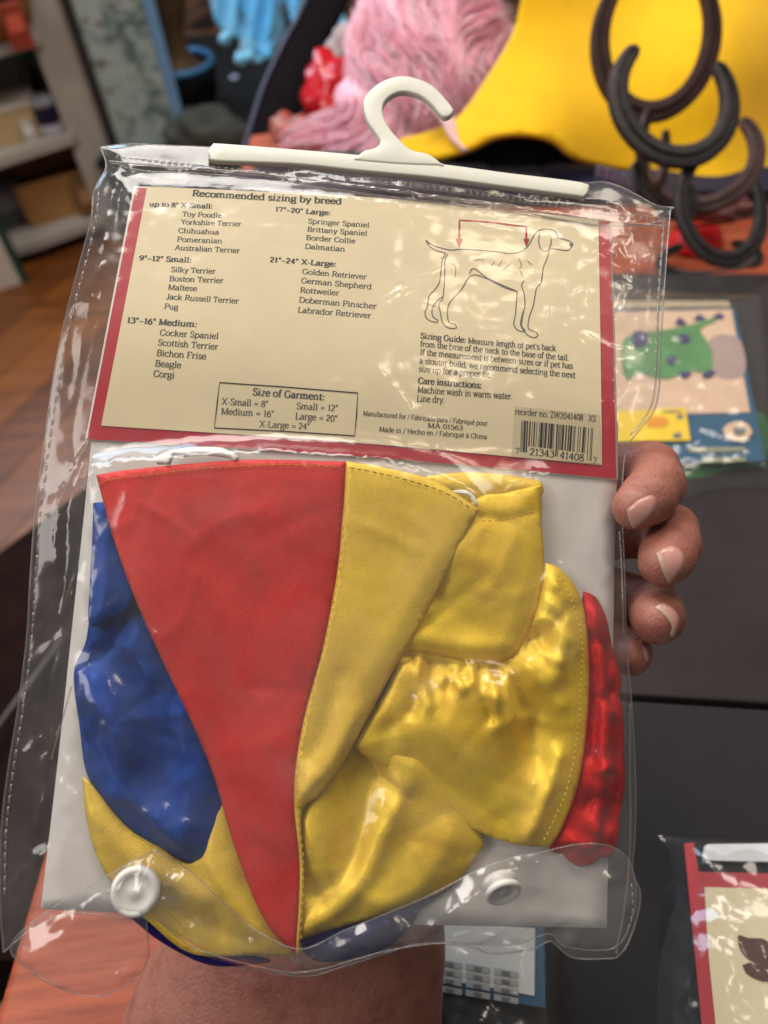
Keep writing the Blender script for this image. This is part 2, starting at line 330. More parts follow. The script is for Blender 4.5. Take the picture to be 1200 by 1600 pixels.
# ------------------------------------------------------------------ a small serif alphabet (strokes: I stem, C curve, L line, _ serif, D dot)
GL = {}
for _l in '''a 5.2|C .9,4 1.8,5 3.2,4.9 3.9,4 3.9,.8 4.4,0 5,.3|C 3.9,3 2,2.7 .7,2 .6,.8 1.4,0 2.7,.2 3.9,1.2
b 5.8|I 1.1 0 7.6 l|C 1.1,3.8 2.2,5 3.7,5 5,3.8 5.1,2.3 4.6,.7 3.2,0 2,.1 1.1,1
c 5|C 4.4,4 3.8,4.9 2.6,5 1.2,4.2 .6,2.5 1.1,.8 2.4,0 3.6,.2 4.5,1.2
d 6|I 4.6 0 7.6 l|C 4.6,4 3.6,5 2.3,5 .9,4 .6,2.4 1,.8 2.3,0 3.5,.1 4.6,1|_ 5,0
e 5.1|L .7,2.8 4.4,2.8|C 4.4,2.8 4.2,4.2 3.1,5 1.9,4.8 .9,4 .6,2.4 1.1,.7 2.5,0 3.6,.2 4.5,1.1
f 3.6|C 3.8,7 3,7.6 2,7.2 1.6,6 1.6,4.5|I 1.6 0 5 b|L .4,5 3.2,5
g 5.4|C 2.6,5 1.2,4.7 .7,3.5 1.2,2.2 2.6,1.8 3.9,2.2 4.4,3.5 3.9,4.7 2.6,5|C 3.9,4.6 4.6,5.1 5.2,4.9|C 1.4,2.1 .9,1.4 1.3,.7 3,.6 4.6,.2 4.8,-1 3.8,-2 2.2,-2.2 .8,-1.8 .5,-.8 1.4,.4
h 6.2|I 1.2 0 7.6 bl|C 1.2,3.8 2.4,5 3.8,4.9 4.7,3.8|I 4.7 0 3.9 b
i 3|I 1.5 0 5 bl|D 1.5,6.8
k 6|I 1.2 0 7.6 bl|L 1.3,2.2 4.4,5|L 2.5,3.3 4.8,0|_ 4.4,5|_ 4.9,0
l 3|I 1.5 0 7.6 bl
m 9.2|I 1.2 0 5 bl|C 1.2,3.8 2.2,5 3.5,4.9 4.4,3.8|I 4.4 0 3.9 b|C 4.4,3.8 5.4,5 6.7,4.9 7.6,3.8|I 7.6 0 3.9 b
n 6.2|I 1.2 0 5 bl|C 1.2,3.8 2.4,5 3.8,4.9 4.7,3.8|I 4.7 0 3.9 b
o 5.6|C 2.8,5 1.2,4.4 .6,2.5 1.2,.6 2.8,0 4.4,.6 5,2.5 4.4,4.4 2.8,5
p 5.9|I 1.2 -2.2 5 bl|C 1.2,3.8 2.2,5 3.7,5 5,3.8 5.1,2.3 4.6,.7 3.2,0 2,.1 1.2,1
q 5.9|I 4.6 -2.2 5 b|C 4.6,4 3.6,5 2.3,5 .9,4 .6,2.4 1,.8 2.3,0 3.5,.1 4.6,1
r 4.3|I 1.3 0 5 bl|C 1.3,3.4 2.2,4.8 3.4,5 4,4.5
s 4.5|C 3.8,4 3.2,4.9 2,5 .9,4.3 1,3.2 2.2,2.6 3.6,2 3.9,.9 3,.1 1.8,0 .6,1
t 3.6|C 1.5,6.5 1.5,1 2.2,0 3.4,.7|L .3,5 3.2,5
u 6.2|C 1.2,5 1.2,1.2 2,.1 3.3,.2 4.6,1.4|I 4.6 0 5 l|_ .8,5|_ 5,0
v 5.4|L .7,5 2.7,0 4.7,5|_ .7,5|_ 4.7,5
w 7.8|L .7,5 2.3,0 3.9,5 5.5,0 7.1,5|_ .7,5|_ 3.9,5|_ 7.1,5
x 5.4|L .8,5 4.6,0|L 4.5,5 .8,0|_ .8,5|_ 4.5,5|_ .8,0|_ 4.6,0
y 5.4|L .7,5 2.8,.2|C 4.7,5 2.8,.2 2,-1.6 .8,-2|_ .7,5|_ 4.7,5
z 5|L .8,5 4.3,5 .7,0 4.4,0
A 7.4|L .9,0 3.7,7.2 6.5,0|L 2,2.6 5.4,2.6|_ .9,0|_ 6.5,0
B 6.4|I 1.4 0 7.2 bt|C 1.4,7.2 3.8,7.2 5,6.4 4.9,4.6 3.6,3.8 1.4,3.8|C 3.4,3.8 5.3,3.2 5.6,1.6 4.6,.2 3,0 1.4,0
C 6.8|C 6,5.4 5.2,7 3.6,7.3 1.6,6.3 .7,3.6 1.5,1 3.5,-.1 5.2,.4 6.1,1.9
D 7.2|I 1.4 0 7.2 bt|C 1.4,7.2 4.2,7.1 6,5.8 6.5,3.6 5.9,1.3 4.2,.1 1.4,0
F 6|I 1.4 0 7.2 bt|L 1.4,7.2 5.4,7.2 5.4,5.8|L 1.4,3.7 4.4,3.7
G 7.3|C 6,5.6 5.2,7 3.6,7.3 1.6,6.3 .7,3.6 1.5,1 3.5,-.1 5,.2 6.1,1|I 6.1 .6 3.2 t
H 7.6|I 1.4 0 7.2 bt|I 6.2 0 7.2 bt|L 1.4,3.7 6.2,3.7
I 3.4|I 1.7 0 7.2 bt
J 4.4|C 3,7.2 3,1 2.4,0 1.2,-.1 .6,1|_ 3,7.2
L 6|I 1.4 0 7.2 bt|L 1.4,0 5.4,0 5.6,1.6
M 8.8|I 1.4 0 7.2 bt|L 1.4,7.2 4.4,.4 7.4,7.2|I 7.4 0 7.2 bt
P 6.2|I 1.4 0 7.2 bt|C 1.4,7.2 4,7.2 5.4,6.2 5.3,4.3 3.9,3.3 1.4,3.3
R 6.8|I 1.4 0 7.2 bt|C 1.4,7.2 4,7.2 5.4,6.3 5.3,4.5 3.9,3.6 1.4,3.6|L 3.6,3.6 6,0|_ 6.2,0
S 5.6|C 4.8,5.6 4.2,7 2.8,7.3 1.2,6.6 1,5 2.2,4.1 4,3.3 5,2 4.4,.4 2.9,-.1 1.4,.3 .8,1.7
T 6.4|I 3.2 0 7.2 b|L .6,5.8 .6,7.2 5.8,7.2 5.8,5.8
W 10|L .9,7.2 3,0 5,7.2 7,0 9.1,7.2|_ .9,7.2|_ 5,7.2|_ 9.1,7.2
X 7|L 1,7.2 6,0|L 5.8,7.2 1,0|_ 1,7.2|_ 5.8,7.2|_ 1,0|_ 6,0
Y 6.6|L .8,7.2 3.4,3.6 6,7.2|I 3.4 0 3.6 b|_ .8,7.2|_ 6,7.2
Z 6|L .8,6 .8,7.2 5.2,7.2 .8,0 5.4,0 5.4,1.3
0 5.4|C 2.7,7 1.2,6 .7,3.5 1.2,1 2.7,0 4.2,1 4.7,3.5 4.2,6 2.7,7
1 4|L 1,5.8 2.2,7|I 2.2 0 7 b
2 5.2|C .9,5.4 1.6,6.8 2.9,7 4.2,6 4,4.4 2.6,2.6 .7,.2|L .7,.2 4.7,.2
3 5.2|C .9,6 2.2,7 3.8,6.6 4.1,5 2.4,3.8|C 2.4,3.8 4.3,3.4 4.6,1.6 3.2,.1 1.6,0 .6,1
4 5.4|L 3.6,7 .6,2.2 5,2.2|I 3.6 0 7 b
5 5.2|L 4.4,7 1.3,7 1,4|C 1,4 2.8,4.6 4.4,3.6 4.6,2 3.6,.3 2,0 .7,.8
6 5.4|C 4.3,6.8 2.4,6 1,3.8 .8,2 1.6,.3 2.8,0 4.2,.8 4.6,2.4 3.8,4 2.4,4.2 1,3
7 5.2|L .8,5.8 .8,7 4.6,7 2.2,0
8 5.2|C 2.6,7 1.2,6.4 1.1,5 2.6,3.8 4.4,2.6 4.4,.9 2.6,0 .8,.9 .8,2.6 2.6,3.8 4.1,5 4,6.4 2.6,7
9 5.4|C 1.1,.2 3,1 4.4,3.2 4.6,5 3.8,6.7 2.6,7 1.2,6.2 .8,4.6 1.6,3 3,2.8 4.4,4
" 3.6|L 1.1,7.4 .9,5|L 2.5,7.4 2.3,5
' 1.8|L .9,7.4 .8,5.2
: 2.4|D 1.2,.5|D 1.2,4.2
. 2.4|D 1.2,.4
, 2.4|D 1.2,.4|L 1.4,.3 .8,-1.2
- 3.4|L .5,2.6 2.9,2.6
~ 5|L .3,2.6 4.7,2.6
= 6|L .7,3.4 5.3,3.4|L .7,1.7 5.3,1.7
/ 4|L .5,-.8 3.5,7.4'''.split('\n'):
    GL[_l[0]] = (float(_l[2:].split('|')[0]), _l[2:].split('|')[1:])
GL['é'] = (5.1, GL['e'][1] + ['L 2,5.8 3.2,7.2']); GL['à'] = (5.2, GL['a'][1] + ['L 1.6,7.2 2.8,5.8'])
def glyphs(text, thick=0.95, thin=0.5):
    """Outline quads of a line of text in font units; returns verts, faces, width."""
    V = []; F = []; x0 = 0.0
    def put(a, f):
        k = len(V); V.extend([(p[0] + x0, p[1]) for p in a]); F.extend([tuple(i + k for i in q) for q in f])
    def serif(x, y, w=2.3): put([(x - w / 2, y - .25), (x + w / 2, y - .25), (x + w / 2, y + .25), (x - w / 2, y + .25)], [(0, 1, 2, 3)])
    for ch in text:
        if ch == ' ': x0 += 2.9; continue
        adv, st = GL[ch]
        for s in st:
            k, r = s[0], s[2:]
            if k == 'I':
                p = r.split(); x, a, b = map(float, p[:3]); fl = p[3] if len(p) > 3 else ''
                put([(x - thick / 2, a), (x + thick / 2, a), (x + thick / 2, b), (x - thick / 2, b)], [(0, 1, 2, 3)])
                if 'b' in fl: serif(x, a + .2, 1.5 + thick)
                if 't' in fl: serif(x, b - .2, 1.5 + thick)
                if 'l' in fl: serif(x - .55, b - .25, .9 + thick * .5)
            elif k == '_': x, y = map(float, r.split(',')); serif(x, y + (.2 if y < 1 else -.2))
            elif k == 'D':
                x, y = map(float, r.split(',')); q = .62 * (0.6 + 0.45 * thick)
                put([(x + q * math.cos(a * math.pi / 3), y + q * math.sin(a * math.pi / 3)) for a in range(6)], [tuple(range(6))])
            else:
                P = np.array([tuple(map(float, q.split(','))) for q in r.split()])
                P = crom(P, False, 0.5) if k == 'C' else P
                if k == 'L':
                    for a, b in zip(P[:-1], P[1:]):
                        t = (b - a) / np.linalg.norm(b - a); w = thin + (thick - thin) * abs(t[1]) * (1.0 if t[0] * t[1] <= 0 else 0.45)
                        q, f = strip([a - t * .1, b + t * .1], w); put(q, f)
                else:
                    W = []
                    for i in range(len(P)):
                        t = P[min(i + 1, len(P) - 1)] - P[max(i - 1, 0)]; t = t / (np.linalg.norm(t) + 1e-9); W.append(thin + (thick - thin) * abs(t[1]) ** 1.3)
                    q, f = strip(P, W); put(q, f)
        x0 += adv + (0.15 if thick > 1.2 else 0)
    return np.array(V), F, x0
def print_line(text, A, B, cap, parent, mat, h, bold=False, weight=None):
    """Prints text on the packet's surface between two photo pixels of its baseline."""
    th = weight or (1.6 if bold else 1.1)
    V, F, W = glyphs(text, th, 0.80 if bold else 0.62)
    a, b = uv([A, B], h); e = (b - a); L = np.linalg.norm(e); e /= L; n = np.array([-e[1], e[0]])
    s = cap / 7.2 * 0.000226
    q = a + V[:, :1] * (L / W) * e + V[:, 1:] * s * n
    return obj('printed_line', S(q, h), F, mat, parent, smooth=False)

# ------------------------------------------------------------------ materials of the packet
card_white = plain('white_card', (228, 222, 218), 0.55, 0.4, 0.03, 40, 0.05, 300)
lab_cream = plain('cream_card', (236, 219, 180), 0.42, 0.4, 0.05, 30, 0.03, 500)
lab_red = plain('red_print', (188, 42, 58), 0.40, 0.4, 0.05, 40)
ink = plain('grey_ink', (62, 64, 70), 0.6, 0.2, 0.1, 300)
ink_soft = plain('soft_grey_ink', (96, 96, 96), 0.6, 0.2, 0.1, 300)
ink_dark = plain('black_ink', (34, 34, 38), 0.6, 0.2, 0.1, 300)
ink_red = plain('red_ink', (178, 40, 48), 0.6, 0.2, 0.1, 300)
sticker_m = plain('sticker_paper', (212, 196, 160), 0.5, 0.3, 0.03, 60)
red_satin = satin('red_satin', (214, 50, 46), (255, 180, 170), 0.44, 0.04, 0.06)
red_gloss = satin('glossy_red_satin', (192, 14, 20), (255, 130, 120), 0.30, 0.20, 0.14)
yel_satin = satin('yellow_satin', (255, 206, 62), (255, 238, 180), 0.31, 0.22, 0.14)
yel_flat = satin('yellow_satin_pressed', (250, 204, 78), (255, 238, 180), 0.37, 0.14, 0.10)
blu_satin = satin('blue_satin', (14, 56, 140), (130, 180, 255), 0.38, 0.18, 0.12)
navy_satin = satin('violet_satin', (34, 28, 86), (120, 110, 220), 0.45, 0.1, 0.3)
thread_gold = plain('gold_thread', (190, 140, 50), 0.6, 0.3, 0.1, 300)
thread_yel = plain('yellow_thread', (226, 190, 70), 0.6, 0.3, 0.1, 300)
thread_dark = plain('brown_thread', (120, 84, 20), 0.6, 0.3, 0.1, 300)
vinyl = film('clear_vinyl', haze=0.045, gain=1.15, bump1=0.06)
vinyl_back = film('clear_vinyl_back', haze=0.03, gain=0.9, bump1=0.12, clouds=False)
vinyl_flap = film('clear_vinyl_flap', haze=0.05, gain=1.7, bump1=0.10)
hang_m = plain('ivory_plastic', (218, 218, 204), 0.38, 0.5, 0.02, 60, 0.04, 250, sss=0.05)
snap_m = plain('white_snap_plastic', (226, 224, 220), 0.5, 0.5, 0.02, 60, sss=0.08)
edge_m = film('vinyl_edge', haze=0.12, rough=0.15, gain=2.0, bump1=0.1, tint=(0.80, 0.79, 0.78), clouds=False)
cord_m = plain('white_cord', (240, 236, 228), 0.7, 0.2, 0.06, 500, 0.3, 900)

# ------------------------------------------------------------------ backing board and size card
board = thing('backing_board', 'plain white backing card inside the clear bag behind the satin costume', 'card', tuple(PLOC))
bp = uv([(152, 640), (965, 700), (958, 1000), (948, 1450), (700, 1432), (300, 1440), (64, 1420), (100, 1080)], 0.0)
bp = uv(crom([(152, 600, 1), (966, 660, 1), (958, 1000), (948, 1450, 1), (500, 1440), (64, 1420, 1), (102, 1080)], True, 14), 0.0)
V, F = fill(bp, 0.006); record(V, np.zeros(len(V)) + 0.0003)
obj('board', S(V, 0.0004 * vnoise(V, 25, 3)), F, card_white, board, solid=0.0007)

label = thing('size_card', 'cream size chart card with red border and a dog drawing under the hanger', 'card', tuple(S([(0, 0.09)], 0.0)[0]))
LH = 0.0012
def flat_px(name, outline, h, mat, parent, step=0.006, ostep=14, solid=0.0):
    P = uv(crom(outline, True, ostep), h); V, F = fill(P, step); record(V, np.full(len(V), h)); return obj(name, S(V, h), F, mat, parent, solid=solid)
flat_px('card_edge', [(209, 291, 1), (400, 299), (580, 308), (760, 326), (955, 344, 1), (961, 520), (966, 751, 1), (560, 715), (133, 688, 1)], LH - 0.0005, plain('paper_edge', (225, 216, 205), 0.6), label, solid=0.0005)
flat_px('red_border', [(212, 293, 1), (400, 301), (580, 310), (760, 328), (953, 346, 1), (958, 520), (963, 748, 1), (560, 713), (136, 686, 1)], LH - 0.0003, lab_red, label)
flat_px('cream_panel', [(230, 291.5, 1), (400, 299), (580, 308.5), (760, 326.5), (935, 344, 1), (938, 520), (941, 727, 1), (560, 692), (158, 665, 1), (196, 470)], LH, lab_cream, label)
TH = LH + 0.00012
LINES = [
 ('Recommended sizing by breed', 300, 306, 534, 319, 11.5, 1), ('up to 8" X-Small:', 233, 322, 332, 325.5, 8.6, 1),
 ('Toy Poodle', 284.5, 337.5, 346, 340, 8.6, 0), ('Yorkshire Terrier', 282, 350, 377, 353, 8.6, 0), ('Chihuahua', 278, 363.5, 342, 366, 8.6, 0),
 ('Pomeranian', 276, 377, 347, 380, 8.8, 0), ('Australian Terrier', 272.6, 390, 374.6, 395, 8.8, 0), ('9"~12" Small:', 217, 406.5, 299, 410, 9, 1),
 ('Silky Terrier', 266.5, 424.5, 336.6, 427.5, 9, 0), ('Boston Terrier', 264, 438.6, 349, 442, 9, 0), ('Maltese', 262, 452.4, 307.5, 454.4, 9, 0),
 ('Jack Russell Terrier', 259, 467, 372.7, 474, 9.2, 0), ('Pug', 256, 482.3, 278, 483.5, 9.2, 0), ('13"~16" Medium:', 197.5, 504, 307.5, 510.7, 9.6, 1),
 ('Cocker Spaniel', 249, 523.4, 341, 529.5, 9.6, 0), ('Scottish Terrier', 246, 539, 340.5, 546, 9.6, 0), ('Bichon Frise', 244, 555.5, 321.7, 561.3, 9.8, 0),
 ('Beagle', 241.6, 572, 282.6, 575, 9.8, 0), ('Corgi', 239, 588, 272, 591, 9.8, 0), ('17"~20" Large:', 429.4, 330, 516.4, 336, 8.8, 1),
 ('Springer Spaniel', 481, 348.6, 577, 355, 8.8, 0), ('Brittany Spaniel', 479.6, 361.2, 573.5, 368, 8.8, 0), ('Border Collie', 477.7, 374.3, 555, 380, 8.8, 0),
 ('Dalmatian', 476, 388, 539, 392.7, 8.8, 0), ('21"~24" X-Large:', 421, 409, 525, 416.4, 9.2, 1), ('Golden Retriever', 471.6, 427.5, 573, 436.3, 9.2, 0),
 ('German Shepherd', 470, 441.7, 580.4, 451.7, 9.2, 0), ('Rottweiler', 468.5, 456.7, 530, 461.6, 9.2, 0), ('Doberman Pinscher', 466.6, 472, 588.5, 482.3, 9.4, 0),
 ('Labrador Retriever', 464.7, 487.7, 579.6, 497, 9.4, 0), ('Size of Garment:', 394.5, 617, 507, 625.3, 10.5, 1), ('X-Small = 8"', 346, 631.5, 418.7, 636, 9.6, 0),
 ('Small = 12"', 462.7, 638.7, 528, 642.6, 9.6, 0), ('Medium = 16"', 345, 647, 428, 651.4, 9.6, 0), ('Large = 20"', 461, 654.4, 527, 658.7, 9.6, 0), ('X-Large = 24"', 405, 667, 484, 671, 9.6, 0)]
for t, x0, y0, x1, y1, c, b in LINES: print_line(t, (x0, y0), (x1, y1), c, label, ink, TH, bool(b))
for t, x0, y0, x1, y1, c, w in [
 ('Sizing Guide:', 656.7, 528.3, 728, 535.4, 9.4, 1.6), ("Measure length of pet's back", 731, 536, 869, 548.3, 9.4, 1.2), ('from the base of the neck to the base of the tail.', 656, 541, 889, 563.3, 9.4, 1.2),
 ('If the measurement is between sizes or if pet has', 656, 554, 895, 576, 9.4, 1.2), ('a stouter build, we recommend selecting the next', 655, 567.5, 899, 590.4, 9.4, 1.2),
 ('size up for a proper fit.', 654, 580.4, 767, 590, 9.4, 1.2), ('Care instructions:', 653, 599, 752.5, 606.7, 9.6, 1.7), ('Machine wash in warm water.', 652, 613, 801, 624, 9.6, 1.1), ('Line dry.', 651, 627, 694.6, 629.6, 9.6, 1.1),
 ('Manufactured for / Fabricado para / Fabriqué pour', 567, 649, 762, 665, 7.2, 1.1), ('MA 01563', 668, 668, 723, 672, 7.2, 1.1), ('Made in / Hecho en / Fabriqué à China', 592, 674, 761, 686, 7.2, 1.1)]:
    print_line(t, (x0, y0), (x1, y1), c, label, ink_dark, TH, weight=w)
def ink_stroke(name, px, wpx, mat, parent, h=TH, closed=False, smooth=True):
    P = uv(crom(px, closed, 4) if smooth else px, h); q, f = strip(P, wpx * 0.000222, closed); return obj(name, S(q, h), f, mat, parent, smooth=False)
ink_stroke('box_rule', [(343, 597.7), (450, 605), (559, 614), (557, 650), (554, 681), (445, 674), (334.7, 668.6), (339, 633)], 2.0, ink_dark, label, closed=True, smooth=False)
def dg(s): return [(560 + float(a.split(',')[0]) / 3, 320 + float(a.split(',')[1]) / 3) for a in s.split()]
for s in ['315,165 350,190 400,205 440,212 470,208 560,212 650,220 710,228 765,218 800,185 825,140 850,118 880,113 915,120 930,135 935,155 960,160 990,170 1007,185 995,203 975,214 930,207 898,206',
          '315,165 335,195 370,215 410,228 395,250 388,300 380,360 360,395 330,430 325,475 312,500 318,530 340,545 370,550 372,540 350,525 345,495 360,460 395,430',
          '420,232 405,260 405,330 400,400 395,440 378,465 385,510 392,545 410,570 440,580 460,575 455,560 425,552 418,520 418,490 430,455 480,400 510,350 530,330 560,330 620,355 690,390 745,405',
          '520,325 540,298 600,340 680,378 745,405', '745,405 740,460 735,520 728,560 745,585 775,595 782,588 765,568 770,520 780,470 778,420 765,375 778,355',
          '895,210 885,250 868,290 862,330 855,370 835,390 820,470 800,530 797,580 830,595 842,612 830,622 800,615 780,595 760,560 772,500', '850,130 845,165 850,195 865,215 885,215 900,190 905,160']:
    ink_stroke('drawn_line', dg(s), 1.6, ink_soft, label)
for s in ['540,262 562,256 588,260', '620,287 640,266', '655,287 674,262', '678,306 706,280', '430,275 450,282 456,310 453,338', '750,250 765,285 752,300', '790,262 815,282', '760,310 768,335']:
    ink_stroke('drawn_line', dg(s), 0.9, ink_soft, label)
q = uv(dg('990,178 1006,182 1008,190 998,199 988,192'), TH + .00005); obj('drawn_nose', S(q, TH + .00005), [tuple(range(5))[::-1]], ink_dark, label, smooth=False)
ink_stroke('measure_mark', dg('472,175 474,72 560,76 640,84 720,94 787,102 787,170'), 3.6, ink_red, label, smooth=False)
for s in ['455,158 490,160 471,204', '773,158 803,160 787,198']:
    q = uv(dg(s), TH + .00005); obj('arrow_head', S(q, TH + .00005), [(0, 2, 1)], ink_red, label, smooth=False)
stk = flat_px('barcode_sticker', [(804, 634.6, 1), (936, 648, 1), (941, 725, 1), (799.6, 713.7, 1)], TH + 0.0001, sticker_m, label)
BH = TH + 0.00022
c = uv([(815, 656.7), (926.7, 668.8), (924, 720), (813, 705.5)], BH); c2 = uv([(924, 709), (813, 695)], BH)
bits = '101' + '0111011001100100110010001011110101110011011110100011' + '01010' + '101110011001101110010100001001000111010001000' + '101'
n = len(bits); i = 0; _mb = MB()
while i < n:
    if bits[i] == '1':
        j = i
        while j < n and bits[j] == '1': j += 1
        lo = (i < 10 or i > n - 10 or n // 2 - 3 < i < n // 2 + 3)
        t0, t1 = i / n, (j - 0.15) / n; B0, B1 = (c[3], c[2]) if lo else (c2[1], c2[0])
        q = np.array([B0 + (B1 - B0) * t0, B0 + (B1 - B0) * t1, c[0] + (c[1] - c[0]) * t1, c[0] + (c[1] - c[0]) * t0])
        o = obj('barcode_bar', S(q, BH), [(0, 1, 2, 3)], ink_dark, stk, smooth=False); i = j
    else: i += 1
for t, A, B, cap in [('reorder no. ZW2041408', (804.6, 647), (911, 656.5), 9.0), ('XS', (919, 657.5), (931, 658.7), 9.0), ('7', (805, 708.5), (811, 709.2), 9.0), ('21343', (827, 710.5), (866, 714.6), 10.5), ('41408', (874, 715.5), (912, 720.6), 10.5), ('7', (926, 723), (932, 723.8), 9.0)]:
    print_line(t, A, B, cap, stk, ink_dark, BH, weight=1.0)

# ------------------------------------------------------------------ the satin costume
cost = thing('pet_costume', 'folded red, yellow and blue satin pet costume inside the clear bag', 'costume', tuple(PLOC))
def stitches(name, line, h, parent, mat, dash=7, gap=4, w=1.6):
    P = crom(line, False, 2.0); d = np.concatenate([[0], np.cumsum(np.hypot(*np.diff(P, axis=0).T))]); s = 0; m = MB()
    hh = h if callable(h) else (lambda q: np.full(len(q), h))
    base = h(uv([line[0]], 0.006)).mean() if callable(h) else h
    while s + dash < d[-1]:
        pp = np.stack([np.interp([s, s + dash / 2, s + dash], d, P[:, k]) for k in (0, 1)], 1); q = uv(pp, base); hv = hh(q) + np.array([0.0001, 0.0005, 0.0001])
        m.tube(S(q, hv), w * 0.00011, 5); s += dash + gap
    return m.build(name, mat, parent)
# blue back body
blue, Vb, hb = cloth('blue_body', [(146, 786, 1), (166, 784, 1), (176, 826), (212, 900), (260, 950), (330, 1080), (372, 1210), (345, 1330), (300, 1348), (250, 1325), (196, 1290), (140, 1220), (124, 1130), (116, 1050), (136, 995), (141, 900)],
    0.0022, blu_satin, cost, 0.0045, 0.010, [([(140, 870), (160, 930), (190, 960)], 0.0012, 0.003), ([(210, 930), (180, 1000), (140, 1040)], -0.0022, 0.004), ([(150, 1060), (190, 1130), (200, 1220), (280, 1300)], 0.0026, 0.006),
    ([(205, 1040), (240, 1130), (260, 1230)], -0.0022, 0.007), ([(270, 1010), (300, 1120), (320, 1230)], 0.0012, 0.006), ([(128, 1120), (165, 1180), (230, 1280)], -0.0016, 0.004), ([(200, 930), (240, 990), (285, 1075)], -0.0012, 0.002), ([(140, 1090), (170, 1110), (215, 1180)], 0.0014, 0.003), ([(180, 1240), (230, 1260), (300, 1330)], 0.0013, 0.003), ([(160, 1000), (200, 1010), (240, 1060)], 0.0012, 0.003)], 0.0003, seed=4, gain=1.6, creases=46)
cloth('blue_strap', [(146, 786, 1), (172, 785, 1), (190, 840), (212, 905), (205, 945), (180, 965), (140, 975), (143, 880)], 0.0052, blu_satin, cost, 0.0014, 0.004, [([(165, 790), (170, 880), (165, 960)], 0.0012, 0.0035), ([(148, 826), (182, 822)], -0.0005, 0.0008)], 0.0003, seed=6)
# yellow trim along the lower left
cloth('yellow_trim', [(128, 1216, 1), (140, 1222), (196, 1290), (250, 1324), (304, 1347), (335, 1260), (345, 1228, 1), (400, 1330), (440, 1420), (470, 1486), (400, 1492), (300, 1490), (232, 1440), (185, 1395), (150, 1335), (134, 1275)],
    0.0030, yel_flat, cost, 0.0022, 0.005, [([(150, 1270), (230, 1350), (320, 1400)], 0.0014, 0.004), ([(320, 1290), (350, 1380), (420, 1470)], 0.0016, 0.005), ([(305, 1350), (330, 1400), (345, 1470)], -0.0012, 0.003), ([(200, 1370), (300, 1440), (400, 1470)], -0.0012, 0.004)], 0.0002, seed=9, creases=22)
cloth('blue_hem', [(182, 1392), (232, 1440), (310, 1486), (400, 1494), (420, 1504), (330, 1508), (250, 1470), (196, 1425)], 0.0018, navy_satin, cost, 0.001, 0.003, seed=12)
# red shiny sleeve on the far side
red_s, Vr, hr = cloth('red_sleeve', [(912, 924, 1), (930, 932), (944, 955), (952, 984), (957, 1012), (969, 1050), (971, 1072), (967, 1086), (974, 1110), (975, 1170), (977, 1225), (970, 1262), (967, 1278), (968, 1304), (956, 1338), (938, 1340), (925, 1350), (905, 1354), (888, 1345), (880, 1336), (858, 1325), (872, 1280), (888, 1225), (900, 1100), (900, 1000)],
    0.0022, red_gloss, cost, 0.0040, 0.005, [([(925, 960), (940, 1060), (935, 1180), (930, 1290)], 0.0022, 0.0028), ([(955, 1020), (950, 1100), (958, 1200), (955, 1280)], -0.0024, 0.0025), ([(940, 1090), (955, 1080), (972, 1086)], -0.0018, 0.002),
    ([(950, 1110), (948, 1160), (955, 1250)], 0.0020, 0.0018), ([(925, 1250), (945, 1290), (930, 1325)], -0.0020, 0.0025), ([(890, 1310), (920, 1318), (950, 1300)], 0.0018, 0.002), ([(960, 1040), (945, 1090), (962, 1120)], 0.0016, 0.0014), ([(930, 1000), (945, 1010), (962, 1040)], -0.0016, 0.0014), ([(925, 1200), (950, 1190), (970, 1210)], 0.0016, 0.0016), ([(915, 1260), (935, 1240), (965, 1265)], -0.0016, 0.0015), ([(880, 1325), (905, 1335), (930, 1345)], -0.0012, 0.0015), ([(922, 990), (926, 1080), (922, 1180)], -0.0016, 0.0014)], 0.0003, step=0.0012, seed=15, gain=1.8, creases=30)
cloth('violet_lining', [(470, 1462), (560, 1440), (640, 1400), (708, 1372), (706, 1385), (660, 1420), (640, 1450), (600, 1485), (540, 1500), (490, 1500)], 0.0016, navy_satin, cost, 0.002, 0.004, [([(480, 1485), (560, 1465), (690, 1385)], 0.0012, 0.003)], 0.0006, seed=17)
# lower yellow skirt with deep folds
cloth('yellow_skirt', [(470, 1225), (500, 1180), (556, 1100), (650, 1130), (730, 1250), (756, 1310), (740, 1345), (700, 1388), (630, 1420), (560, 1440), (466, 1468, 1), (462, 1350)],
    0.0030, yel_satin, cost, 0.0048, 0.008, [([(475, 1440), (520, 1420), (570, 1360), (630, 1230)], 0.0042, 0.007), ([(500, 1395), (545, 1350), (560, 1290), (550, 1190)], -0.0045, 0.006), ([(480, 1280), (500, 1330), (520, 1370)], 0.0030, 0.006),
    ([(620, 1300), (590, 1370), (540, 1430)], -0.0026, 0.008), ([(560, 1180), (600, 1220), (640, 1240)], -0.0030, 0.005), ([(700, 1300), (660, 1370), (600, 1410)], 0.0022, 0.008)], 0.0002, seed=21, creases=40)
# yellow bodice (upper) with collar opening, then gathered sleeve
cloth('collar_back', [(660, 748), (720, 738), (790, 742), (846, 752, 1), (846, 775), (790, 790), (730, 790), (690, 770)], 0.0024, yel_flat, cost, 0.0012, 0.003, [([(690, 760), (760, 752), (840, 764)], 0.0006, 0.002)], 0.0002, seed=24)
cloth('yellow_bodice', [(740, 782), (790, 770), (846, 757, 1), (847, 820), (850, 872), (842, 940), (820, 1000), (795, 1030), (745, 1035), (690, 1025), (634, 1018), (600, 1050), (600, 960), (660, 860)],
    0.0052, yel_satin, cost, 0.0024, 0.007, [([(742, 806), (790, 812), (845, 798)], -0.0008, 0.0012), ([(720, 860), (780, 900), (810, 960)], 0.0014, 0.012), ([(640, 1000), (720, 1012), (800, 1010)], 0.0014, 0.004), ([(680, 930), (730, 970)], -0.0012, 0.008)], 0.00015, seed=27, creases=26)
